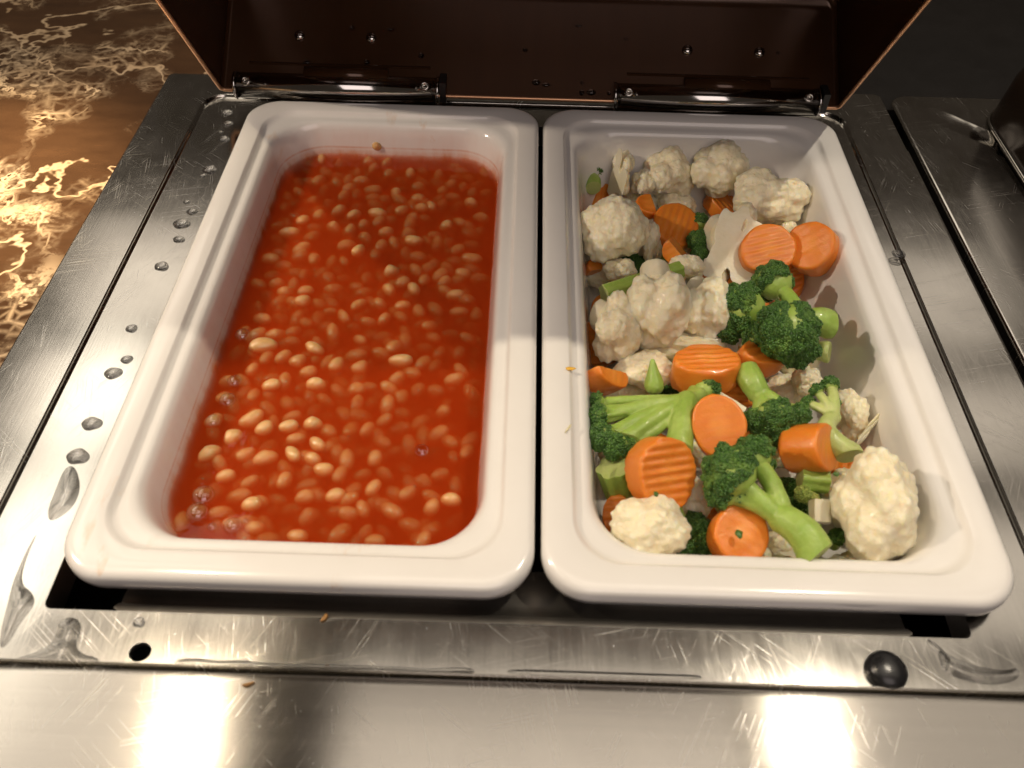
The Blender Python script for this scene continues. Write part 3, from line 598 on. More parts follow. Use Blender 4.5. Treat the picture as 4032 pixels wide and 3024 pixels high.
BEANS = [(-0.1368, 0.1423, 0.0075, 100), (-0.1252, 0.1448, 0.0075, 60), (-0.1068, 0.1458, 0.0082, 10), (-0.1034, 0.1329, 0.0097, 70), (-0.0955, 0.1389, 0.0075, 60), (-0.0797, 0.1278, 0.0075, 90), (-0.0621, 0.1287, 0.0075, 80), (-0.1236, 0.1184, 0.01, -60), (-0.1089, 0.1192, 0.0111, 10), (-0.1004, 0.1108, 0.011, 5), (-0.1171, 0.104, 0.0078, 60), (-0.0863, 0.1073, 0.0083, -70), (-0.1347, 0.1006, 0.0103, 40), (-0.1174, 0.0898, 0.0112, 50), (-0.1079, 0.0846, 0.0096, 40), (-0.1014, 0.0777, 0.0075, 60), (-0.0932, 0.0805, 0.0075, 50), (-0.1184, 0.0745, 0.0095, -35), (-0.108, 0.0719, 0.0075, 80), (-0.0736, 0.1157, 0.0075, 0), (-0.0926, 0.1035, 0.0078, 10), (-0.0723, 0.1029, 0.0075, 0), (-0.0672, 0.0866, 0.0075, 0), (-0.0694, 0.0938, 0.0075, 0), (-0.0639, 0.0957, 0.0082, -55), (-0.0808, 0.0908, 0.0076, 40), (-0.0737, 0.0862, 0.0091, 45), (-0.0337, 0.0874, 0.0096, -5), (-0.0414, 0.0806, 0.009, -30), (-0.0533, 0.0784, 0.009, 45), (-0.0875, 0.0705, 0.0075, 20), (-0.0746, 0.0711, 0.0094, 35), (-0.1085, 0.0588, 0.0107, 25), (-0.1007, 0.0525, 0.0092, 60), (-0.1247, 0.0462, 0.0086, -75), (-0.1405, 0.0411, 0.0105, -5), (-0.1142, 0.0324, 0.0075, -60), (-0.0937, 0.0341, 0.008, 80), (-0.141, 0.0256, 0.0084, 15), (-0.135, 0.0189, 0.0075, 10), (-0.124, 0.0194, 0.0078, 20), (-0.1238, 0.011, 0.0075, 25), (-0.0939, 0.0223, 0.0107, 15), (-0.08, 0.0223, 0.0079, -50), (-0.0733, 0.0287, 0.0075, 30), (-0.0945, 0.0103, 0.0096, 45), (-0.0839, 0.0128, 0.0091, -50), (-0.0713, 0.0107, 0.0075, 20), (-0.0624, 0.0079, 0.0082, -65), (-0.0459, 0.058, 0.0088, 35), (-0.0519, 0.0661, 0.0079, 50), (-0.0372, 0.0503, 0.0116, -5), (-0.0411, 0.0372, 0.0075, 0), (-0.051, 0.0305, 0.0075, 45), (-0.0437, 0.0199, 0.0111, 8), (-0.0415, 0.0081, 0.01, 5), (-0.0315, 0.0079, 0.0075, 80), (-0.0666, 0.0229, 0.0088, -60), (-0.0803, 0.0361, 0.0085, 25), (-0.0889, 0.059, 0.0078, 60), (-0.0708, 0.0629, 0.0108, -5), (-0.0988, 0.0661, 0.0079, -40), (-0.0946, 0.0868, 0.0112, -8), (-0.1424, 0.0671, 0.0118, 5), (-0.0796, 0.0007, 0.0075, 60), (-0.1009, 0.0016, 0.0099, -55), (-0.1283, 0.0852, 0.0091, 70), (-0.1366, 0.0783, 0.0075, 50), (-0.1099, 0.1078, 0.0083, 80), (-0.125, 0.0985, 0.0077, 60), (-0.0925, 0.128, 0.0091, 30), (-0.0406, 0.1002, 0.0083, -25), (-0.1334, -0.0127, 0.0114, 20), (-0.1369, -0.0225, 0.0139, 12), (-0.1112, -0.0232, 0.0108, -30), (-0.1262, -0.0285, 0.0094, 50), (-0.1183, -0.0311, 0.0077, 25), (-0.1396, -0.0371, 0.0075, 70), (-0.112, -0.0377, 0.0075, 20), (-0.1065, -0.0469, 0.0092, 5), (-0.0872, -0.0338, 0.0081, 40), (-0.0988, -0.0331, 0.0075, 50), (-0.0676, -0.0295, 0.012, 3), (-0.0784, -0.0224, 0.0104, -20), (-0.051, -0.0288, 0.0077, 60), (-0.0404, -0.0392, 0.0105, 30), (-0.0492, -0.0451, 0.0075, -10), (-0.0579, -0.0449, 0.0075, 60), (-0.0396, -0.0195, 0.0087, 75), (-0.0443, -0.0583, 0.0075, 50), (-0.1324, -0.0686, 0.0121, 38), (-0.1381, -0.0799, 0.0075, 50), (-0.1142, -0.0729, 0.0075, 20), (-0.1034, -0.071, 0.0076, 8), (-0.1462, -0.0894, 0.0109, 42), (-0.1306, -0.0883, 0.0089, 42), (-0.1212, -0.0903, 0.0112, 25), (-0.1091, -0.0884, 0.0085, -50), (-0.0994, -0.0822, 0.0082, -40), (-0.1003, -0.09, 0.0075, -25), (-0.0727, -0.0879, 0.0075, 80), (-0.0942, -0.0958, 0.0075, 0), (-0.1257, -0.1025, 0.0083, 40), (-0.1443, -0.1095, 0.0079, 10), (-0.1445, -0.1183, 0.0075, 5), (-0.128, -0.124, 0.0075, 5), (-0.1213, -0.1152, 0.0075, 20), (-0.1001, -0.1096, 0.0075, 15), (-0.0867, -0.1091, 0.0075, 25), (-0.062, -0.1147, 0.0111, -32), (-0.0743, -0.1143, 0.0075, -65), (-0.0712, -0.1041, 0.0076, 60), (-0.0448, -0.1124, 0.0075, 60), (-0.0368, -0.1094, 0.0075, 0), (-0.08, -0.104, 0.0075, 45), (-0.0802, -0.1167, 0.0081, -5), (-0.0563, -0.1057, 0.0083, 45), (-0.1107, -0.1015, 0.0075, 70), (-0.1196, -0.1126, 0.0075, 10), (-0.0671, -0.1297, 0.0075, 5), (-0.151, -0.0699, 0.0075, 50), (-0.1508, -0.0449, 0.0075, 10), (-0.1507, -0.0122, 0.0075, 60), (-0.0871, -0.0969, 0.0075, 70), (-0.043, -0.0943, 0.0075, 30), (-0.0503, -0.0983, 0.0075, -20), (-0.1251, -0.0744, 0.0075, 40), (-0.0649, -0.0501, 0.0075, 80), (-0.1481, -0.0557, 0.0078, 15), (-0.1364, -0.1007, 0.0075, 20), (-0.1181, -0.1258, 0.008, 10), (-0.0993, -0.1292, 0.0079, 0), (-0.0785, -0.0715, 0.0075, 60), (-0.1099, -0.0787, 0.0087, 20), (-0.0869, -0.0472, 0.0075, 10), (-0.1275, -0.0483, 0.0075, 20)]
DROPS = [(-0.2016, 0.1712, 0.0033), (-0.1977, 0.1588, 0.0029), (-0.1997, 0.1494, 0.0012), (-0.1958, 0.1414, 0.0033), (-0.1962, 0.1089, 0.0041), (-0.1986, 0.103, 0.0019), (-0.2008, 0.0777, 0.0018), (-0.1954, 0.0691, 0.0027), (-0.1981, 0.058, 0.004), (-0.1958, 0.0447, 0.0028), (-0.1985, 0.0224, 0.0035), (-0.1994, -0.0235, 0.0027), (-0.195, -0.0438, 0.0026), (-0.1984, -0.0526, 0.0036), (-0.1976, -0.0826, 0.0038), (-0.1972, -0.1006, 0.0042), (-0.1474, -0.1743, 0.0021), (0.1946, 0.0481, 0.0035)]
DROP_LABELS = ['water drop on the left tray tucked closest to the hinge', 'second water drop from the hinge on the left tray', 'tiny water drop below the two by the left hinge', 'round water drop at the edge of the dark back part of the left tray', 'broad water drop touching a smaller one on the left tray', 'small water drop touching the broad one on the left tray', 'tiny water drop at the start of the row of four on the left tray', 'flat water drop just behind the widest one on the left tray', 'wide flat water drop in the row of four on the left tray', 'water drop last in the row of four, nearest the viewer', 'lone oval water drop in the middle of the left tray', 'water drop at the back end of the bright glare on the left tray', 'water drop in the bright glare touching the pan side of the tray', 'wide water drop in the bright glare nearest the viewer', 'water drop below the glare, behind the fattest drop', 'fattest round water drop on the left tray above the long drop', 'small water drop beside the round drain hole', 'thin lens shaped water drop on the right side of the frame']
PUDDLES = [('long teardrop of water on the left tray beside the front of the bean pan', [[-0.1957, -0.1067], [-0.1906, -0.1153], [-0.1896, -0.1232], [-0.1917, -0.1289], [-0.1968, -0.1334], [-0.1998, -0.1275], [-0.2002, -0.1191], [-0.2008, -0.1086], [-0.1993, -0.105]], 0.0006, 0.004), ('narrow irregular puddle along the left front of the frame', [[-0.1995, -0.1378], [-0.1998, -0.1472], [-0.1977, -0.1601], [-0.1907, -0.1641], [-0.1882, -0.1692], [-0.1907, -0.1749], [-0.1916, -0.1838], [-0.1938, -0.1865], [-0.1964, -0.1805], [-0.1985, -0.1696], [-0.2007, -0.1582], [-0.2006, -0.1431]], 0.0004, 0.004), ('puddle shaped like an upturned T behind the front left counter edge', [[-0.1887, -0.1898], [-0.1817, -0.1874], [-0.1767, -0.1842], [-0.1759, -0.1798], [-0.1773, -0.1749], [-0.1738, -0.1729], [-0.1694, -0.1741], [-0.1672, -0.179], [-0.1679, -0.183], [-0.1648, -0.1868], [-0.1571, -0.1883], [-0.1569, -0.1903], [-0.1645, -0.1909], [-0.1751, -0.1915], [-0.1843, -0.1914]], 0.0006, 0.0035), ('thin wavy streak of water along the front of the frame below the bean pan', [[-0.1303, -0.1879], [-0.1242, -0.1868], [-0.1139, -0.1878], [-0.1059, -0.1871], [-0.0965, -0.1882], [-0.0838, -0.188], [-0.0656, -0.1876], [-0.0474, -0.1879], [-0.0383, -0.1882], [-0.0247, -0.1867], [-0.021, -0.1889], [-0.0246, -0.1895], [-0.0382, -0.1894], [-0.0563, -0.1891], [-0.0789, -0.1896], [-0.1016, -0.1896], [-0.1105, -0.1902], [-0.1232, -0.1905], [-0.1286, -0.1905]], 0.0002, 0.0018), ('thin straight streak of water along the front of the frame below the vegetable pan', [[-0.0101, -0.1873], [0.0067, -0.1871], [0.0269, -0.1871], [0.0487, -0.1871], [0.0597, -0.1871], [0.0594, -0.189], [0.0402, -0.1893], [0.0151, -0.1892], [-0.01, -0.1892]], 0.0002, 0.0018), ('flat puddle in the right front corner of the frame', [[0.1484, -0.1741], [0.1533, -0.1774], [0.1607, -0.1806], [0.1703, -0.182], [0.1769, -0.1801], [0.1741, -0.1853], [0.1633, -0.1877], [0.1539, -0.186], [0.1481, -0.1831], [0.1476, -0.1794]], 0.0004, 0.003), ('small curved run of water under the right black gap', [[0.1453, -0.1702], [0.1482, -0.1719], [0.1513, -0.1757], [0.1508, -0.181], [0.148, -0.1836], [0.1474, -0.1811], [0.1484, -0.1767], [0.1456, -0.1738]], 0.0005, 0.002)]
BUBBLES = [(-0.1478, -0.0183, 0.0039), (-0.1442, -0.049, 0.0036), (-0.1445, -0.0608, 0.0041), (-0.1481, -0.0732, 0.0036), (-0.1416, -0.1136, 0.0049), (-0.1418, -0.1221, 0.0049), (-0.1256, -0.1278, 0.0039), (-0.0514, -0.0864, 0.0036), (-0.1209, -0.1251, 0.0013), (-0.134, -0.1285, 0.0021)]
BUBBLE_LABELS = ['clear bubble by the left wall, farthest back', 'shiny bubble by the left wall, second from the back', 'shiny flat bubble by the left wall just below another', 'clear bubble at the left wall in the front half', 'upper of two round bubbles in the front left corner of the sauce', 'lower of two round bubbles in the front left corner of the sauce', 'bubble by the front wall right of the two corner bubbles', 'faint lone bubble in the open sauce at the right', 'tiny bubble right of the front wall bubble', 'small bubble between the corner bubbles and the front wall']
CRUMBS = [('dark brown crumb on the steel strip below the bean pan', [-0.0789, -0.1703, -0.0138], 0.002, 0.0008, 0.0006, 'crumb_brown', 1.0), ('thin curled brown crumb on the brushed counter edge', [-0.1004, -0.1978, -0.0098], 0.0022, 0.0006, 0.0005, 'crumb_brown', 0.3), ('yellow speck on the left rim of the vegetable pan', [0.0141, -0.0544, 0.0005], 0.0022, 0.001, 0.0005, 'crumb_yellow', 0), ('green crumb stuck on the large ridged carrot', [0.0462, -0.1222, 0.0035], 0.0011, 0.0011, 0.0008, 'crumb_green', 0), ('green crumb lying on the front carrot slice', [0.0791, -0.134, -0.005], 0.0014, 0.002, 0.0009, 'crumb_green', 0.2), ('green speck on top of the huge front right cauliflower', [0.1213, -0.1081, 0.001], 0.0013, 0.001, 0.0009, 'crumb_green', 0), ('thin pale sliver on the left rim of the vegetable pan', [0.0124, -0.0883, 0.0004], 0.0005, 0.003, 0.0004, 'leafy', -0.5)]
BURIED = [('w', 0.0372, -0.1251, -0.0422, 0.0123, 'front left corner floret'), ('c', 0.0649, -0.1229, -0.0468, 0.0109, 'carrot bit at the front'), ('w', 0.0934, -0.1262, -0.0416, 0.0098, 'bit under the long stem'), ('b', 0.1152, -0.131, -0.0437, 0.0112, 'white sliver at the rim'), ('w', 0.1371, -0.1314, -0.0453, 0.0122, 'huge front right floret'), ('w', 0.0467, -0.1003, -0.0422, 0.0099, 'largest ridged carrot'), ('c', 0.0717, -0.1007, -0.047, 0.0121, 'small floret by the ridged carrot'), ('w', 0.0941, -0.0996, -0.0411, 0.0121, 'short pale stalk'), ('b', 0.1214, -0.0907, -0.0438, 0.0115, 'stubby carrot chunk'), ('w', 0.147, -0.0909, -0.0429, 0.0124, 'curved broccoli stem'), ('w', 0.0399, -0.0668, -0.0448, 0.01, 'left wall carrot block'), ('c', 0.059, -0.0696, -0.0452, 0.0113, 'fan broccoli'), ('w', 0.084, -0.0623, -0.045, 0.0104, 'thin white sliver'), ('w', 0.1187, -0.0646, -0.0451, 0.0109, 'wet carrot piece'), ('c', 0.144, -0.0697, -0.0411, 0.0096, 'floret by the curved stem'), ('w', 0.0465, -0.0285, -0.0469, 0.0119, 'low floret by the carrot block'), ('b', 0.0692, -0.0317, -0.0469, 0.0096, 'thick carrot slab'), ('w', 0.0938, -0.0271, -0.0458, 0.0118, 'upside down broccoli'), ('w', 0.1278, -0.0273, -0.0449, 0.0106, 'pale piece by the cut stalk'), ('c', 0.0321, 0.0022, -0.0422, 0.0121, 'long green stalk'), ('w', 0.0579, 0.0045, -0.0465, 0.0105, 'large middle floret'), ('b', 0.0901, 0.0042, -0.045, 0.0123, 'floret touching the big broccoli'), ('w', 0.116, -0.0031, -0.0451, 0.01, 'wedged carrot slice'), ('w', 0.1378, -0.005, -0.0429, 0.0125, 'big dark broccoli head'), ('c', 0.0406, 0.0256, -0.0411, 0.0111, 'small tip below the round floret'), ('w', 0.0696, 0.0278, -0.0434, 0.012, 'little middle floret'), ('w', 0.0966, 0.0301, -0.0467, 0.0122, 'buried carrot piece'), ('c', 0.1188, 0.0309, -0.042, 0.0099, 'half shadowed carrot disc'), ('w', 0.0373, 0.0663, -0.0464, 0.0108, 'big round floret'), ('b', 0.059, 0.0669, -0.0452, 0.0109, 'floret behind the round one'), ('w', 0.094, 0.067, -0.0411, 0.0109, 'dark broccoli strip'), ('w', 0.1154, 0.0656, -0.0441, 0.0104, 'flat cauliflower slab'), ('c', 0.141, 0.0586, -0.0447, 0.0125, 'thick bright carrot chunk'), ('w', 0.0486, 0.0961, -0.044, 0.0105, 'small carrot wedge'), ('b', 0.0664, 0.0919, -0.0423, 0.0121, 'shaded carrot disc'), ('w', 0.0956, 0.098, -0.0424, 0.0116, 'broad back floret'), ('w', 0.1251, 0.0977, -0.0448, 0.0116, 'large back right floret'), ('c', 0.0387, 0.1287, -0.0452, 0.0123, 'back left broccoli'), ('w', 0.064, 0.1274, -0.0469, 0.0111, 'small back left floret'), ('w', 0.0865, 0.1285, -0.0442, 0.012, 'middle back floret'), ('c', 0.117, 0.13, -0.0449, 0.0114, 'middle back floret, beside another'), ('w', 0.1444, 0.1303, -0.0449, 0.012, 'large back right floret, beside another')]

# ---------------------------------------------------------------- sauce and beans
ZS = -.0222
sl = []
for d, z, r in ((0.0232, ZS + .0010, .0275), (0.0236, ZS + .0004, .0275), (0.0250, ZS, .027), (0.0530, ZS, .012)):
    sl.append(rrect(-.1806 + d, -.0012 - d, -.1640 + d, .1658 - d, r, z, 12, 10))
bot = [rrect(-.1806 + d, -.0012 - d, -.1640 + d, .1658 - d, r, z, 12, 10) for d, z, r in ((0.0430, -.0626, .028), (0.0370, -.0612, .031), (0.0280, -.0460, .030), (0.0245, -.0250, .0280))]
me = mesh_from('tomato_sauce', *loft(bot + sl, cap_first=True, cap_last=True)); fix_normals(me)
tag(link('tomato_sauce', me, M['sauce']), 'orange red tomato sauce filling the left pan', 'sauce', kind='stuff')

def bean_mesh(k):
    bm = bmesh.new(); bmesh.ops.create_icosphere(bm, subdivisions=3, radius=1)
    rnd = random.Random(k); bend = rnd.uniform(.10, .32); fl = rnd.uniform(.8, .95); tp = rnd.uniform(-.12, .12)
    for v in bm.verts:
        x, y, z = v.co
        s_ = 1 + tp * x
        x2 = x * .5; y2 = y * .305 * s_; z2 = z * .305 * fl * s_
        y2 += bend * (x2 * x2 - .06)
        if k % 3 == 0: y2 -= .05 * math.exp(-(x / .3) ** 2) * (1 if y < 0 else .15)
        v.co = (x2, y2, z2)
    m_ = bpy.data.meshes.new('bean'); bm.to_mesh(m_); bm.free(); return m_
BM = [bean_mesh(k) for k in range(6)]
XL, XR, YF, YB = -.1806 + .0270, -.0012 - .0270, -.1640 + .0265, .1658 - .0265
def zone(x, y):
    c = (x - XL) / (XR - XL); r = (y - YF) / (YB - YF)
    cx = ['left wall', 'left half', 'middle', 'right half', 'right wall'][min(4, max(0, int(c * 5)))]
    cyy = ['front edge', 'front', 'just before halfway', 'just past halfway', 'back', 'back edge'][min(5, max(0, int(r * 6)))]
    return cyy + ', ' + cx
placed = []
SPECIAL = {}
def put_bean(x, y, z, L, ang, tilt, fat=1., label=None, grp='beans in the tomato sauce'):
    o = bpy.data.objects.new('bean', random.choice(BM)); C.objects.link(o)
    if not o.data.materials: o.data.materials.append(M['bean']); o.data.polygons.foreach_set('use_smooth', [True] * len(o.data.polygons))
    o.location = (x, y, z); o.scale = (L, L * fat, L * fat)
    o.rotation_euler = (random.uniform(0, 6.28), tilt, ang)
    top = z + L * .3 * fat - ZS
    st = 'bean breaking the surface' if top > .0002 else 'bean just under the surface' if top > -.003 else 'blurred bean deep in sauce'
    size = 'long ' if L > .0118 else 'stubby ' if L < .0088 else ''
    dirn = abs(((ang + math.pi / 2) % math.pi) - math.pi / 2)
    lie = 'crosswise' if dirn < R_(30) else 'lengthwise' if dirn > R_(62) else ('slanting right' if ((ang % math.pi) < math.pi / 2) else 'slanting left')
    tag(o, label or f"{size}{st}, {lie}, {zone(x, y)}", 'bean', grp); placed.append((x, y, z, L)); return o
for i, (x, y, L, a) in enumerate(BEANS):
    x = min(max(x, XL + .004), XR - .004); y = min(max(y, YF), YB)
    fat = 1.0 if L > .0095 else 1.22
    L = max(L, .0088)
    dz = random.choice([-.0032, -.0040, -.0046, -.0052, -.0060, -.0068])
    if y < .0 and x < -.10: dz = random.choice([-.0026, -.0036, -.0044, -.0052])
    lab = None
    if abs(x + .0515) < .004 and abs(y + .1215) < .006 and L > .012: lab = 'biggest cream bean, floating alone near the front right corner of the sauce'; dz = .0002
    put_bean(x, y, ZS + dz, L * 1.06, R_(a), random.uniform(-.15, .15), fat, lab)
put_bean(-.1012, .1440, -.0175, .0088, R_(60), .5, 1.2, 'single pinkish bean stuck to the back wall above the sauce', 'beans in the tomato sauce')
tries = 0
while len(placed) < 284 and tries < 20000:
    tries += 1
    x = random.uniform(XL + .003, XR - .003); y = random.uniform(YF + .002, YB - .002); z = ZS - random.uniform(.006, .0125)
    if y < -.03 and x > -.085 and random.random() < .45: continue
    L = random.uniform(.0092, .0128)
    if any((x - p[0]) ** 2 + (y - p[1]) ** 2 + (2.2 * (z - p[2])) ** 2 < .0083 ** 2 for p in placed): continue
    put_bean(x, y, z, L, random.uniform(0, math.pi), random.uniform(-.4, .4), random.uniform(.95, 1.1))

by = {}
for o in C.objects:
    if o.name.split('.')[0] == 'bean': by.setdefault(o['label'], []).append(o)
ORD = {2: ['leftmost', 'rightmost'], 3: ['leftmost', 'middle one', 'rightmost'], 4: ['leftmost', 'second from left', 'second from right', 'rightmost'],
       5: ['leftmost', 'second from left', 'centre one', 'second from right', 'rightmost']}
for lb, os_ in by.items():
    if len(os_) in ORD:
        for o, w in zip(sorted(os_, key=lambda q: q.location.x), ORD[len(os_)]): o['label'] = lb + ', ' + w
# the deeper, blurred rest of the beans (past 300): one object
Vb = []; Fb = []; cnt = 0
tv = np.array([v.co[:] for v in BM[1].vertices]); 
lowb = ico(2); lv = np.array(lowb[0]) * np.array([.5, .305, .28])
allp = list(placed)
for _ in range(30000):
    if cnt >= 460: break
    x = random.uniform(XL + .002, XR - .002); y = random.uniform(YF, YB); z = ZS - random.uniform(.0046, .012)
    if y < -.05 and x > -.08 and random.random() < .5: continue
    if any((x - p[0]) ** 2 + (y - p[1]) ** 2 + (2 * (z - p[2])) ** 2 < .0060 ** 2 for p in allp): continue
    allp.append((x, y, z, 0)); L = random.uniform(.0095, .013)
    m3 = Matrix.Rotation(random.uniform(0, 3.14), 3, 'Z') @ Matrix.Rotation(random.uniform(-.4, .4), 3, 'Y')
    Vb += (lv @ (np.array(m3).T * L) + np.array([x, y, z])).tolist(); Fb += [tuple(i + cnt * len(lv) for i in q) for q in lowb[1]]; cnt += 1
o = link('beans', mesh_from('beans', Vb, Fb), M['bean'])
tag(o, 'deep blurred mass of beans lower in the red sauce', 'beans', kind='stuff')

for i, (x, y, r) in enumerate(BUBBLES):
    v, f = lathe([(r * a, r * b) for a, b in ((1, 0), (.97, .2), (.86, .42), (.66, .6), (.4, .72), (.12, .77))], 20)
    o = link('sauce_bubble', mesh_from('sauce_bubble', v, f), M['bubble'], loc=(x, y, ZS + .0001))
    tag(o, BUBBLE_LABELS[i], 'bubble', 'bubbles on the tomato sauce')

# ---------------------------------------------------------------- cauliflower
def sphere_pts(n, zmin, rnd):
    out = []
    g = math.pi * (3 - 5 ** .5)
    for i in range(n):
        z = 1 - (1 - zmin) * (i + .5) / n; r = math.sqrt(max(0, 1 - z * z)); a = g * i + rnd.uniform(-.35, .35)
        out.append(Vector((r * math.cos(a), r * math.sin(a), z)))
    return out
def make_cauliflower(label, loc, hw, hh, axis, cut, seed):
    rnd = random.Random(seed); R = (hw + hh) / 2
    if 'curled' in label: cut = None
    lst = []; stalk = []
    ends = []
    n1 = 17 if cut else rnd.choice([8, 9, 10, 12]); elong = rnd.uniform(.88, 1.0)
    tilt = Vector((rnd.uniform(-.25, .25), rnd.uniform(-.25, .25), 0))
    for d in sphere_pts(n1, -.15, rnd):
        if rnd.random() < .10: continue
        d = (d + Vector((rnd.uniform(-.22, .22), rnd.uniform(-.22, .22), rnd.uniform(-.15, .15))) + tilt * .4).normalized()
        c = d * rnd.uniform(.42, .52) * elong; r = rnd.uniform(.34, .48)
        if cut: c = d * rnd.uniform(.62, .72); r = rnd.uniform(.24, .31)
        ends.append(c)
        lst.append((tuple(c), r))
        for e in sphere_pts(24, -.3, rnd):
            ee = (basis(d) @ e); q = r * rnd.uniform(.18, .28); p = c + ee * (r * 1.0 - q * .62)
            lst.append((tuple(p), q))
    if not cut: lst.append(((0, 0, .05), .46))
    lst += chain((0, 0, -.15), (rnd.uniform(-.1, .1), rnd.uniform(-.1, .1), -.92), .42, .36)
    for c in (ends if cut else ends[::2]): lst += chain((0, 0, -.42), c * .9, .15, .19)
    me = remesh(*balls(lst), .040)
    off = Vector((rnd.uniform(0, 50), rnd.uniform(0, 50), 0))
    def fn(p):
        k = 1 if p.z > -.28 else max(0, 1 + (p.z + .28) * 4)
        d1 = noise.voronoi(p * 9 + off)[0][0]; d2 = noise.voronoi(p * 21 + off)[0][0]
        return k * (.012 * (.3 - d1 * d1) + .014 * (.2 - d2 * d2) + .025 * noise.noise(p * 2.5 + off)) + .012 * noise.noise(p * 5 + off)
    displace(me, fn)
    bm = bmesh.new(); bm.from_mesh(me); bmesh.ops.smooth_vert(bm, verts=bm.verts, factor=.5, use_axis_x=True, use_axis_y=True, use_axis_z=True); bm.to_mesh(me); bm.free()
    cut_mesh(me, Vector((0, 0, -.70)), Vector((rnd.uniform(-.2, .2), rnd.uniform(-.2, .2), -1)).normalized(), 1)
    me.materials.append(M['curd']); me.materials.append(M['stalk'])
    B = basis(axis, (rnd.uniform(-1, 1), rnd.uniform(-1, 1), .1))
    Ui = Vector((0, .755, .655))
    S = Matrix.Identity(3)
    for a_, k in ((Vector((1, 0, 0)), hw / R), (Ui, hh / R)):
        S = S @ (Matrix.Identity(3) + (k - 1) * Matrix([[a_[i] * a_[j] for j in range(3)] for i in range(3)]))
    T = S @ B * (R * 1.40)
    me.transform(T.to_4x4())
    for p in me.polygons:       # smooth pale stalk below the curd
        c = T.inverted() @ p.center
        if c.z < -.34: p.material_index = 1
    me.polygons.foreach_set('use_smooth', [True] * len(me.polygons))
    if cut: cut_mesh(me, Vector(cut).normalized() * R * (.12 if 'slab' in label else .16 if 'flat' in label else .40), Vector(cut).normalized(), 1)
    o = bpy.data.objects.new('cauliflower_floret', me); C.objects.link(o); o.location = loc
    return tag(o, label, 'cauliflower', 'cauliflower pieces in the right pan')
for i, row in enumerate(CAULIFLOWERS): make_cauliflower(*row, seed=531 if i == 18 else 100 + i)
# half buried pieces under the top layer
for i, (kind, x, y, z, r, under) in enumerate(BURIED):
    if kind == 'w': make_cauliflower('cauliflower piece half buried under the ' + under, (x, y, z), r, r, (random.uniform(-.5, .5), random.uniform(-.6, .2), 1), None, 300 + i)

# ---------------------------------------------------------------- carrots
def make_carrot(label, loc, hl, hs, th, nrm, xh, kind, tw, seed):
    rnd = random.Random(seed); NR, NA = 15, 64
    hl *= 1.1; hs *= 1.1; facets = rnd.choice([7, 8, 9]); ph = rnd.uniform(0, 6); amp = (rnd.choice([.00028, .0004, .0005]) if kind == 'disc' else .00006)
    if 'deep ridges' in label: amp = .0007
    if 'half in shadow' in label: amp = .0003
    per = rnd.uniform(.0036, .0044)
    if kind == 'wedge': amp = .0001
    prof = [(i / NR, 1) for i in range(1, NR)] + [(.985, .9), (1.0, .7), (1.01, .2), (1.01, -.2), (1.0, -.7), (.985, -.9)] + [(i / NR, -1) for i in range(NR - 1, 0, -1)]
    def outline(a):
        w = 2 * math.pi / facets; m = ((a + ph) % w) - w / 2
        return .72 + .28 * math.cos(math.pi / facets) / math.cos(m) + .02 * math.sin(3 * a + ph)
    v = []; f = []
    for r, s_ in prof:
        for k in range(NA):
            a = 2 * math.pi * k / NA; q = r * outline(a)
            x, y = hl * q * math.cos(a), hs * q * math.sin(a)
            z = s_ * th / 2
            if abs(s_) >= .7: z += amp * math.sin(2 * math.pi * y / per + ph) * (1 if abs(s_) == 1 else .6) + .0004 * noise.noise(Vector((x * 120, y * 120, seed)))
            v.append((x, y, z))
    n = len(prof)
    for i in range(n - 1):
        for k in range(NA):
            a, b = i * NA + k, i * NA + (k + 1) % NA
            f.append((a, a + NA, b + NA, b))
    f.append(tuple(range(NA))); f.append(tuple(range((n - 1) * NA, n * NA))[::-1])
    me = mesh_from('carrot_slice', v, f)
    me.materials.append(M['carrot']); me.materials.append(M['carrot_core'])
    me.polygons.foreach_set('use_smooth', [True] * len(me.polygons))
    if kind == 'wedge':
        cut_mesh(me, Vector((hl * .25, 0, 0)), Vector((1, .25, 0)).normalized(), 0)
        if seed % 2: cut_mesh(me, Vector((0, -hs * .45, 0)), Vector((.1, -1, 0)).normalized(), 0)
    fix_normals(me)
    B = basis(nrm, xh) @ Matrix.Rotation(R_(tw), 3, 'Z')
    o = bpy.data.objects.new('carrot_slice', me); C.objects.link(o); o.matrix_world = Matrix.Translation(loc) @ B.to_4x4()
    return tag(o, label, 'carrot', 'carrot pieces in the right pan')
for i, row in enumerate(CARROTS): make_carrot(*row, seed=i)
for i, (kind, x, y, z, r, under) in enumerate(BURIED):
    if kind == 'c': make_carrot('carrot slice half buried under the ' + under, (x, y, z), r, r * .9, .009, (random.uniform(-.5, .5), random.uniform(-.7, .1), 1), (1, 0, .1), 'disc', random.uniform(0, 180), 50 + i)

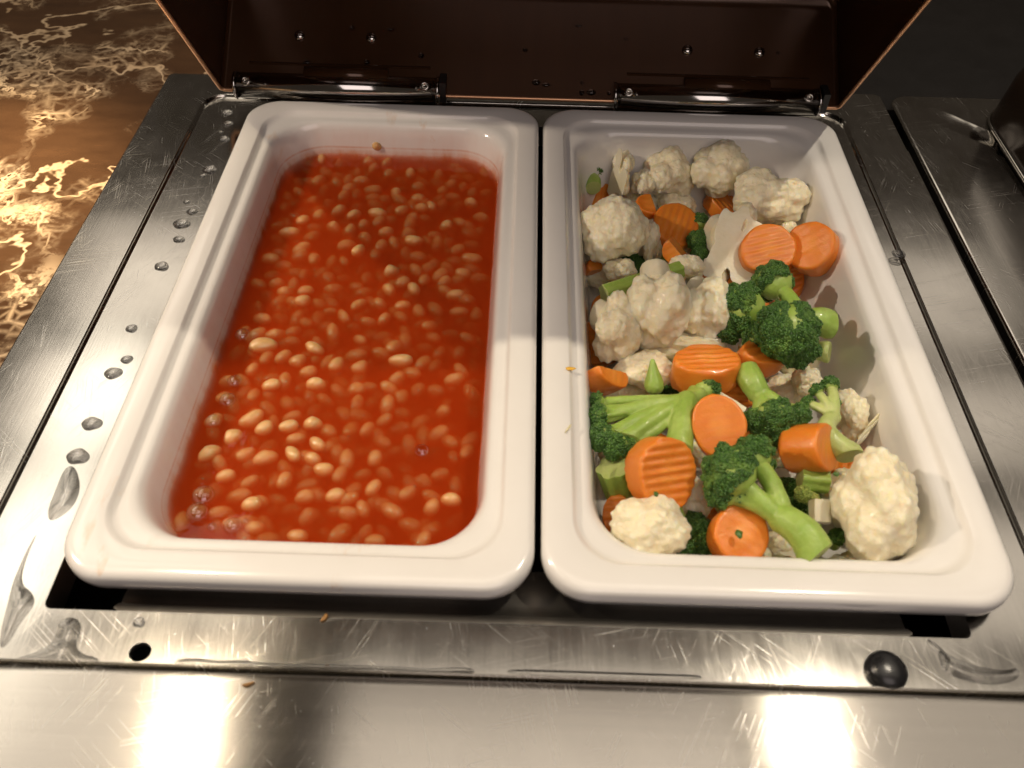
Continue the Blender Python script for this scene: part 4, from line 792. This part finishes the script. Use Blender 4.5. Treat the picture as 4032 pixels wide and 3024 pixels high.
# ---------------------------------------------------------------- broccoli
def make_broccoli(label, base, sr, crown, ty, seed):
    rnd = random.Random(seed); K = 1000.0; sr *= 1.2
    b = Vector(base) * K; cr = [(Vector(c) * K, r * K * (1.3 if 'big dark' in label else 1.14)) for c, r in crown]; sr *= K * 1.12
    wsum = sum(r for c, r in cr); cen = sum((c * r for c, r in cr), Vector()) / wsum
    t = thing('broccoli_floret', label, 'broccoli', base, 'broccoli pieces in the right pan')
    J = b.lerp(cen, .42 if ty in (1, 2) else .6)
    if ty == 2: J = Vector(FANJ) * K
    lst = []
    bend = Vector((rnd.uniform(-.4, .4), rnd.uniform(-.4, .4), .6)) * sr * .4
    if ty == 3: bend = Vector((-.9, -.1, .3)) * sr * 1.4
    lst += chain(b, J, sr, sr * (.82 if ty != 3 else .6), bend)
    mean = wsum / len(cr)
    for c, r in cr:
        rr = min(max(sr * .50, 1.0), r * .6)
        lst += chain(J, c.lerp(J, .12), rr * 1.15, rr, Vector((rnd.uniform(-1, 1), rnd.uniform(-1, 1), rnd.uniform(0, 1))) * rr * .5)
        out = (c - J).normalized()
        for q in range(5 if ty != 2 else 6):
            d = (out + Vector((rnd.uniform(-1, 1), rnd.uniform(-1, 1), rnd.uniform(-.6, 1))) * .8).normalized()
            st = J.lerp(c, rnd.uniform(.25, .6)) if ty == 2 else c.lerp(J, .45)
            lst += chain(st, c + d * r * .7, rr * .62, rr * .42)
    vox = max(.42, sr * .085)
    me = remesh(*balls(lst), vox)
    off = Vector((seed * 3.1, 0, 0))
    displace(me, lambda p: .22 * noise.noise(p * .22 + off) + .10 * noise.noise(p * .7 + off))
    bm = bmesh.new(); bm.from_mesh(me)
    for _ in range(2): bmesh.ops.smooth_vert(bm, verts=bm.verts, factor=.5, use_axis_x=True, use_axis_y=True, use_axis_z=True)
    bm.to_mesh(me); bm.free()
    me.materials.append(M['stem_pale' if ty in (3, 5) or ty == 1 and seed % 2 else 'stem']); me.materials.append(M['stem_pale'])
    me.polygons.foreach_set('use_smooth', [True] * len(me.polygons))
    no = (b - J).normalized(); cut_mesh(me, b + no * sr * .2, no, 1)
    me.transform(Matrix.Scale(1 / K, 4)); me.transform(Matrix.Translation(-Vector(base)))
    o = bpy.data.objects.new('stem', me); C.objects.link(o); o.parent = t
    if ty == 5: cr = []
    # crown of buds
    beads = []; core = []
    for ci, (c, r) in enumerate(cr):
        out = (c - J).normalized(); core.append((tuple(c), r * .86))
        br = .66 if r > 4 else .52
        n = int(4 * math.pi * r * r / (br * br * 1.75)); g = math.pi * (3 - 5 ** .5)
        for i in range(n):
            z = 1 - 2 * (i + .5) / n; q = math.sqrt(1 - z * z); d = Vector((q * math.cos(g * i), q * math.sin(g * i), z))
            if d.dot(out) < -.42 + .25 * noise.noise(d * 2 + off): continue
            lump = noise.voronoi(d * 1.9 + Vector((ci * 7.3, seed, 0)))[0][0]
            p = c + d * r * (1.10 - .40 * lump + .05 * noise.noise(d * 6 + off)) + Vector((rnd.uniform(-1, 1), rnd.uniform(-1, 1), rnd.uniform(-1, 1))) * .28
            if any((p - c2).length < r2 * .84 for k, (c2, r2) in enumerate(cr) if k != ci): continue
            beads.append((tuple(p), br * rnd.uniform(.75, 1.25)))
    if beads:
        for p, r in beads: pass
        V, F = balls(beads, ICO1); V = (np.array(V) / K - np.array(base)).tolist()
        m_ = mesh_from('buds', V, F); bo = link('buds', m_, M['buds_light' if ty == 4 else 'buds'], t); bo['kind'] = 'stuff'
        V, F = balls(core, ICO2); V = (np.array(V) / K - np.array(base)).tolist()
        link('crown', mesh_from('crown', V, F), M['stem' if ty != 4 else 'stem_pale'], t)
    return t
for i, row in enumerate(BROCCOLIS): make_broccoli(*row, seed=i)
for i, (kind, x, y, z, r, under) in enumerate(BURIED):
    if kind == 'b': make_broccoli('broccoli piece half buried under the ' + under, (x + .008, y - .006, z - .012), r * .4, [((x, y, z), r * .75), ((x - r * .6, y + r * .4, z - .002), r * .55)], 0, 40 + i)

def make_stalk(label, a, b, r, kind, seed):
    K = 1000.0; A, Bv = Vector(a) * K, Vector(b) * K; r *= K; rnd = random.Random(seed)
    ax_ = (Bv - A).normalized(); lst = chain(A - ax_ * r, Bv + ax_ * r, r, r * (.85 if kind != 'leaf' else 1.2))
    if kind == 'leaf': lst = chain(A, Bv, r * .25, r)
    Bs = basis(ax_)
    if kind in ('cutend', 'green'):
        for k in range(6):
            d = Bs @ Vector((math.cos(k * 1.05), math.sin(k * 1.05), 0)) * r * .72
            lst += chain(A + d - ax_ * r, Bv + d * .9 + ax_ * r, r * .42, r * .36)
    me = remesh(*balls(lst), max(.45, r * .1))
    displace(me, lambda p: .25 * noise.noise(p * .3 + Vector((seed, 0, 0))))
    mats = {'green': ('stem', 'stem_pale'), 'cutend': ('stem', 'stem_pale'), 'white': ('stalk', 'stalk'), 'leaf': ('stem', 'stem')}[kind]
    for m in mats: me.materials.append(M[m])
    me.polygons.foreach_set('use_smooth', [True] * len(me.polygons))
    if kind != 'leaf':
        cut_mesh(me, A, -ax_, 1); cut_mesh(me, Bv, ax_, 1)
    if kind == 'white':
        for d in (Bs @ Vector((1, .2, 0)), Bs @ Vector((-.2, 1, 0)), Bs @ Vector((-1, .1, 0))): cut_mesh(me, A + d * r * .7, d.normalized(), 1)
    me.transform(Matrix.Scale(1 / K, 4)); me.transform(Matrix.Translation(-Vector(a)))
    nm = 'cauliflower_stalk' if kind == 'white' else 'broccoli_stalk'
    o = bpy.data.objects.new(nm, me); C.objects.link(o); o.location = a
    tag(o, label, 'cauliflower' if kind == 'white' else 'broccoli', 'loose stalk pieces in the right pan')
for i, row in enumerate(STALKS): make_stalk(*row, seed=i)
# crumpled pale leaf at the right wall
lc = [Vector(p) for p in LEAF_PTS]
v = []; f = []
for i in range(13):
    t = i / 12 * (len(lc) - 1); k = min(int(t), len(lc) - 2); p = lc[k].lerp(lc[k + 1], t - k)
    wd = .0022 + .0085 * math.sin(math.pi * min(1, i / 12 * .9 + .05)) ** .8
    for j in range(9):
        s_ = j / 8 - .5
        q = p + Vector((.75, .45, .12)) * wd * s_ + Vector((0, 0, 1)) * (.0018 * math.sin(i * 1.3 + j * 1.1) + .004 * s_ * s_) + Vector((noise.noise(p * 300 + Vector((j, 0, 0))), 0, 0)) * .0012
        v.append(q)
for i in range(12):
    for j in range(8): f.append((i * 9 + j, i * 9 + j + 1, (i + 1) * 9 + j + 1, (i + 1) * 9 + j))
me = mesh_from('cauliflower_leaf', v, f); o = link('cauliflower_leaf', me, M['leafy'])
sd = o.modifiers.new('thickness', 'SOLIDIFY'); sd.thickness = .0007; ss = o.modifiers.new('soft', 'SUBSURF'); ss.levels = 1; ss.render_levels = 1
tag(o, 'crumpled pale cauliflower leaf lying against the right wall of the pan', 'cauliflower', 'loose stalk pieces in the right pan')

# ---------------------------------------------------------------- crumbs, drops and puddles
def crumb(label, loc, sx, sy, sz, mat, ang, seed):
    bm = bmesh.new(); bmesh.ops.create_icosphere(bm, subdivisions=2, radius=1)
    for v in bm.verts:
        n_ = 1 + .35 * noise.noise(v.co * 1.7 + Vector((seed, 0, 0))); v.co = (v.co.x * sx * n_, v.co.y * sy * n_ + .25 * sx * (v.co.x ** 2), v.co.z * sz * n_)
    m_ = bpy.data.meshes.new('food_crumb'); bm.to_mesh(m_); bm.free()
    o = link('food_crumb', m_, mat, loc=loc); o.rotation_euler = (0, 0, ang)
    tag(o, label, 'crumb')
for i, row in enumerate(CRUMBS): crumb(row[0], row[1], *row[2:5], M[row[5]], row[6], i)

def drop_label(i, r, y):
    return DROP_LABELS[i]
for i, (x, y, r) in enumerate(DROPS):
    rnd = random.Random(i); pr_ = [(1, 0), (.985, .16), (.9, .36), (.72, .50), (.45, .58), (.15, .60)]
    v, f = lathe([(r * a, r * b * .6) for a, b in pr_], 24)
    v = [(p[0] * (1.12 + .1 * math.sin(2 * math.atan2(p[1], p[0]) + i)), p[1] * (.95 + .10 * math.sin(3 * math.atan2(p[1], p[0]) + i)), p[2]) for p in v]
    f.append(tuple(range(24))[::-1])
    me = mesh_from('water_drop', v, f); o = link('water_drop', me, M['drop'], loc=(x, y, (ZT if -.2155 < x < .1935 else ZF) + .00005))
    tag(o, DROP_LABELS[i], 'water drop', 'water drops on the steel frame')
def chaikin(p, it=2):
    for _ in range(it):
        q = []
        for i in range(len(p)):
            a, b = Vector(p[i]), Vector(p[(i + 1) % len(p)]); q += [a * .75 + b * .25, a * .25 + b * .75]
        p = q
    return p
def puddle(label, pts, h, ins, z):
    p = chaikin(pts); bm = bmesh.new(); vs = [bm.verts.new((q[0], q[1], 0)) for q in p]; fc = bm.faces.new(vs)
    if fc.normal.z < 0: fc.normal_flip()
    bm.faces.ensure_lookup_table()
    bm2 = [f for f in bm.faces]
    cur = bm2
    low = bmesh.ops.duplicate(bm, geom=bm.faces[:])
    for k, (t_, d_) in enumerate(((ins * .12, h * .45), (ins * .25, h * .30), (ins * .35, h * .18), (ins * .4, h * .07))):
        bmesh.ops.inset_region(bm, faces=cur, thickness=t_, depth=d_, use_even_offset=True, use_boundary=True)
    bmesh.ops.triangulate(bm, faces=[f for f in bm.faces if len(f.verts) > 4])
    bmesh.ops.remove_doubles(bm, verts=bm.verts, dist=1e-6)
    bmesh.ops.recalc_face_normals(bm, faces=bm.faces)
    m_ = bpy.data.meshes.new('water_puddle'); bm.to_mesh(m_); bm.free()
    o = link('water_puddle', m_, M['film'], loc=(0, 0, z)); tag(o, label, 'puddle', 'water puddles on the steel frame')
for row in PUDDLES: puddle(*row, z=ZT + .00006)
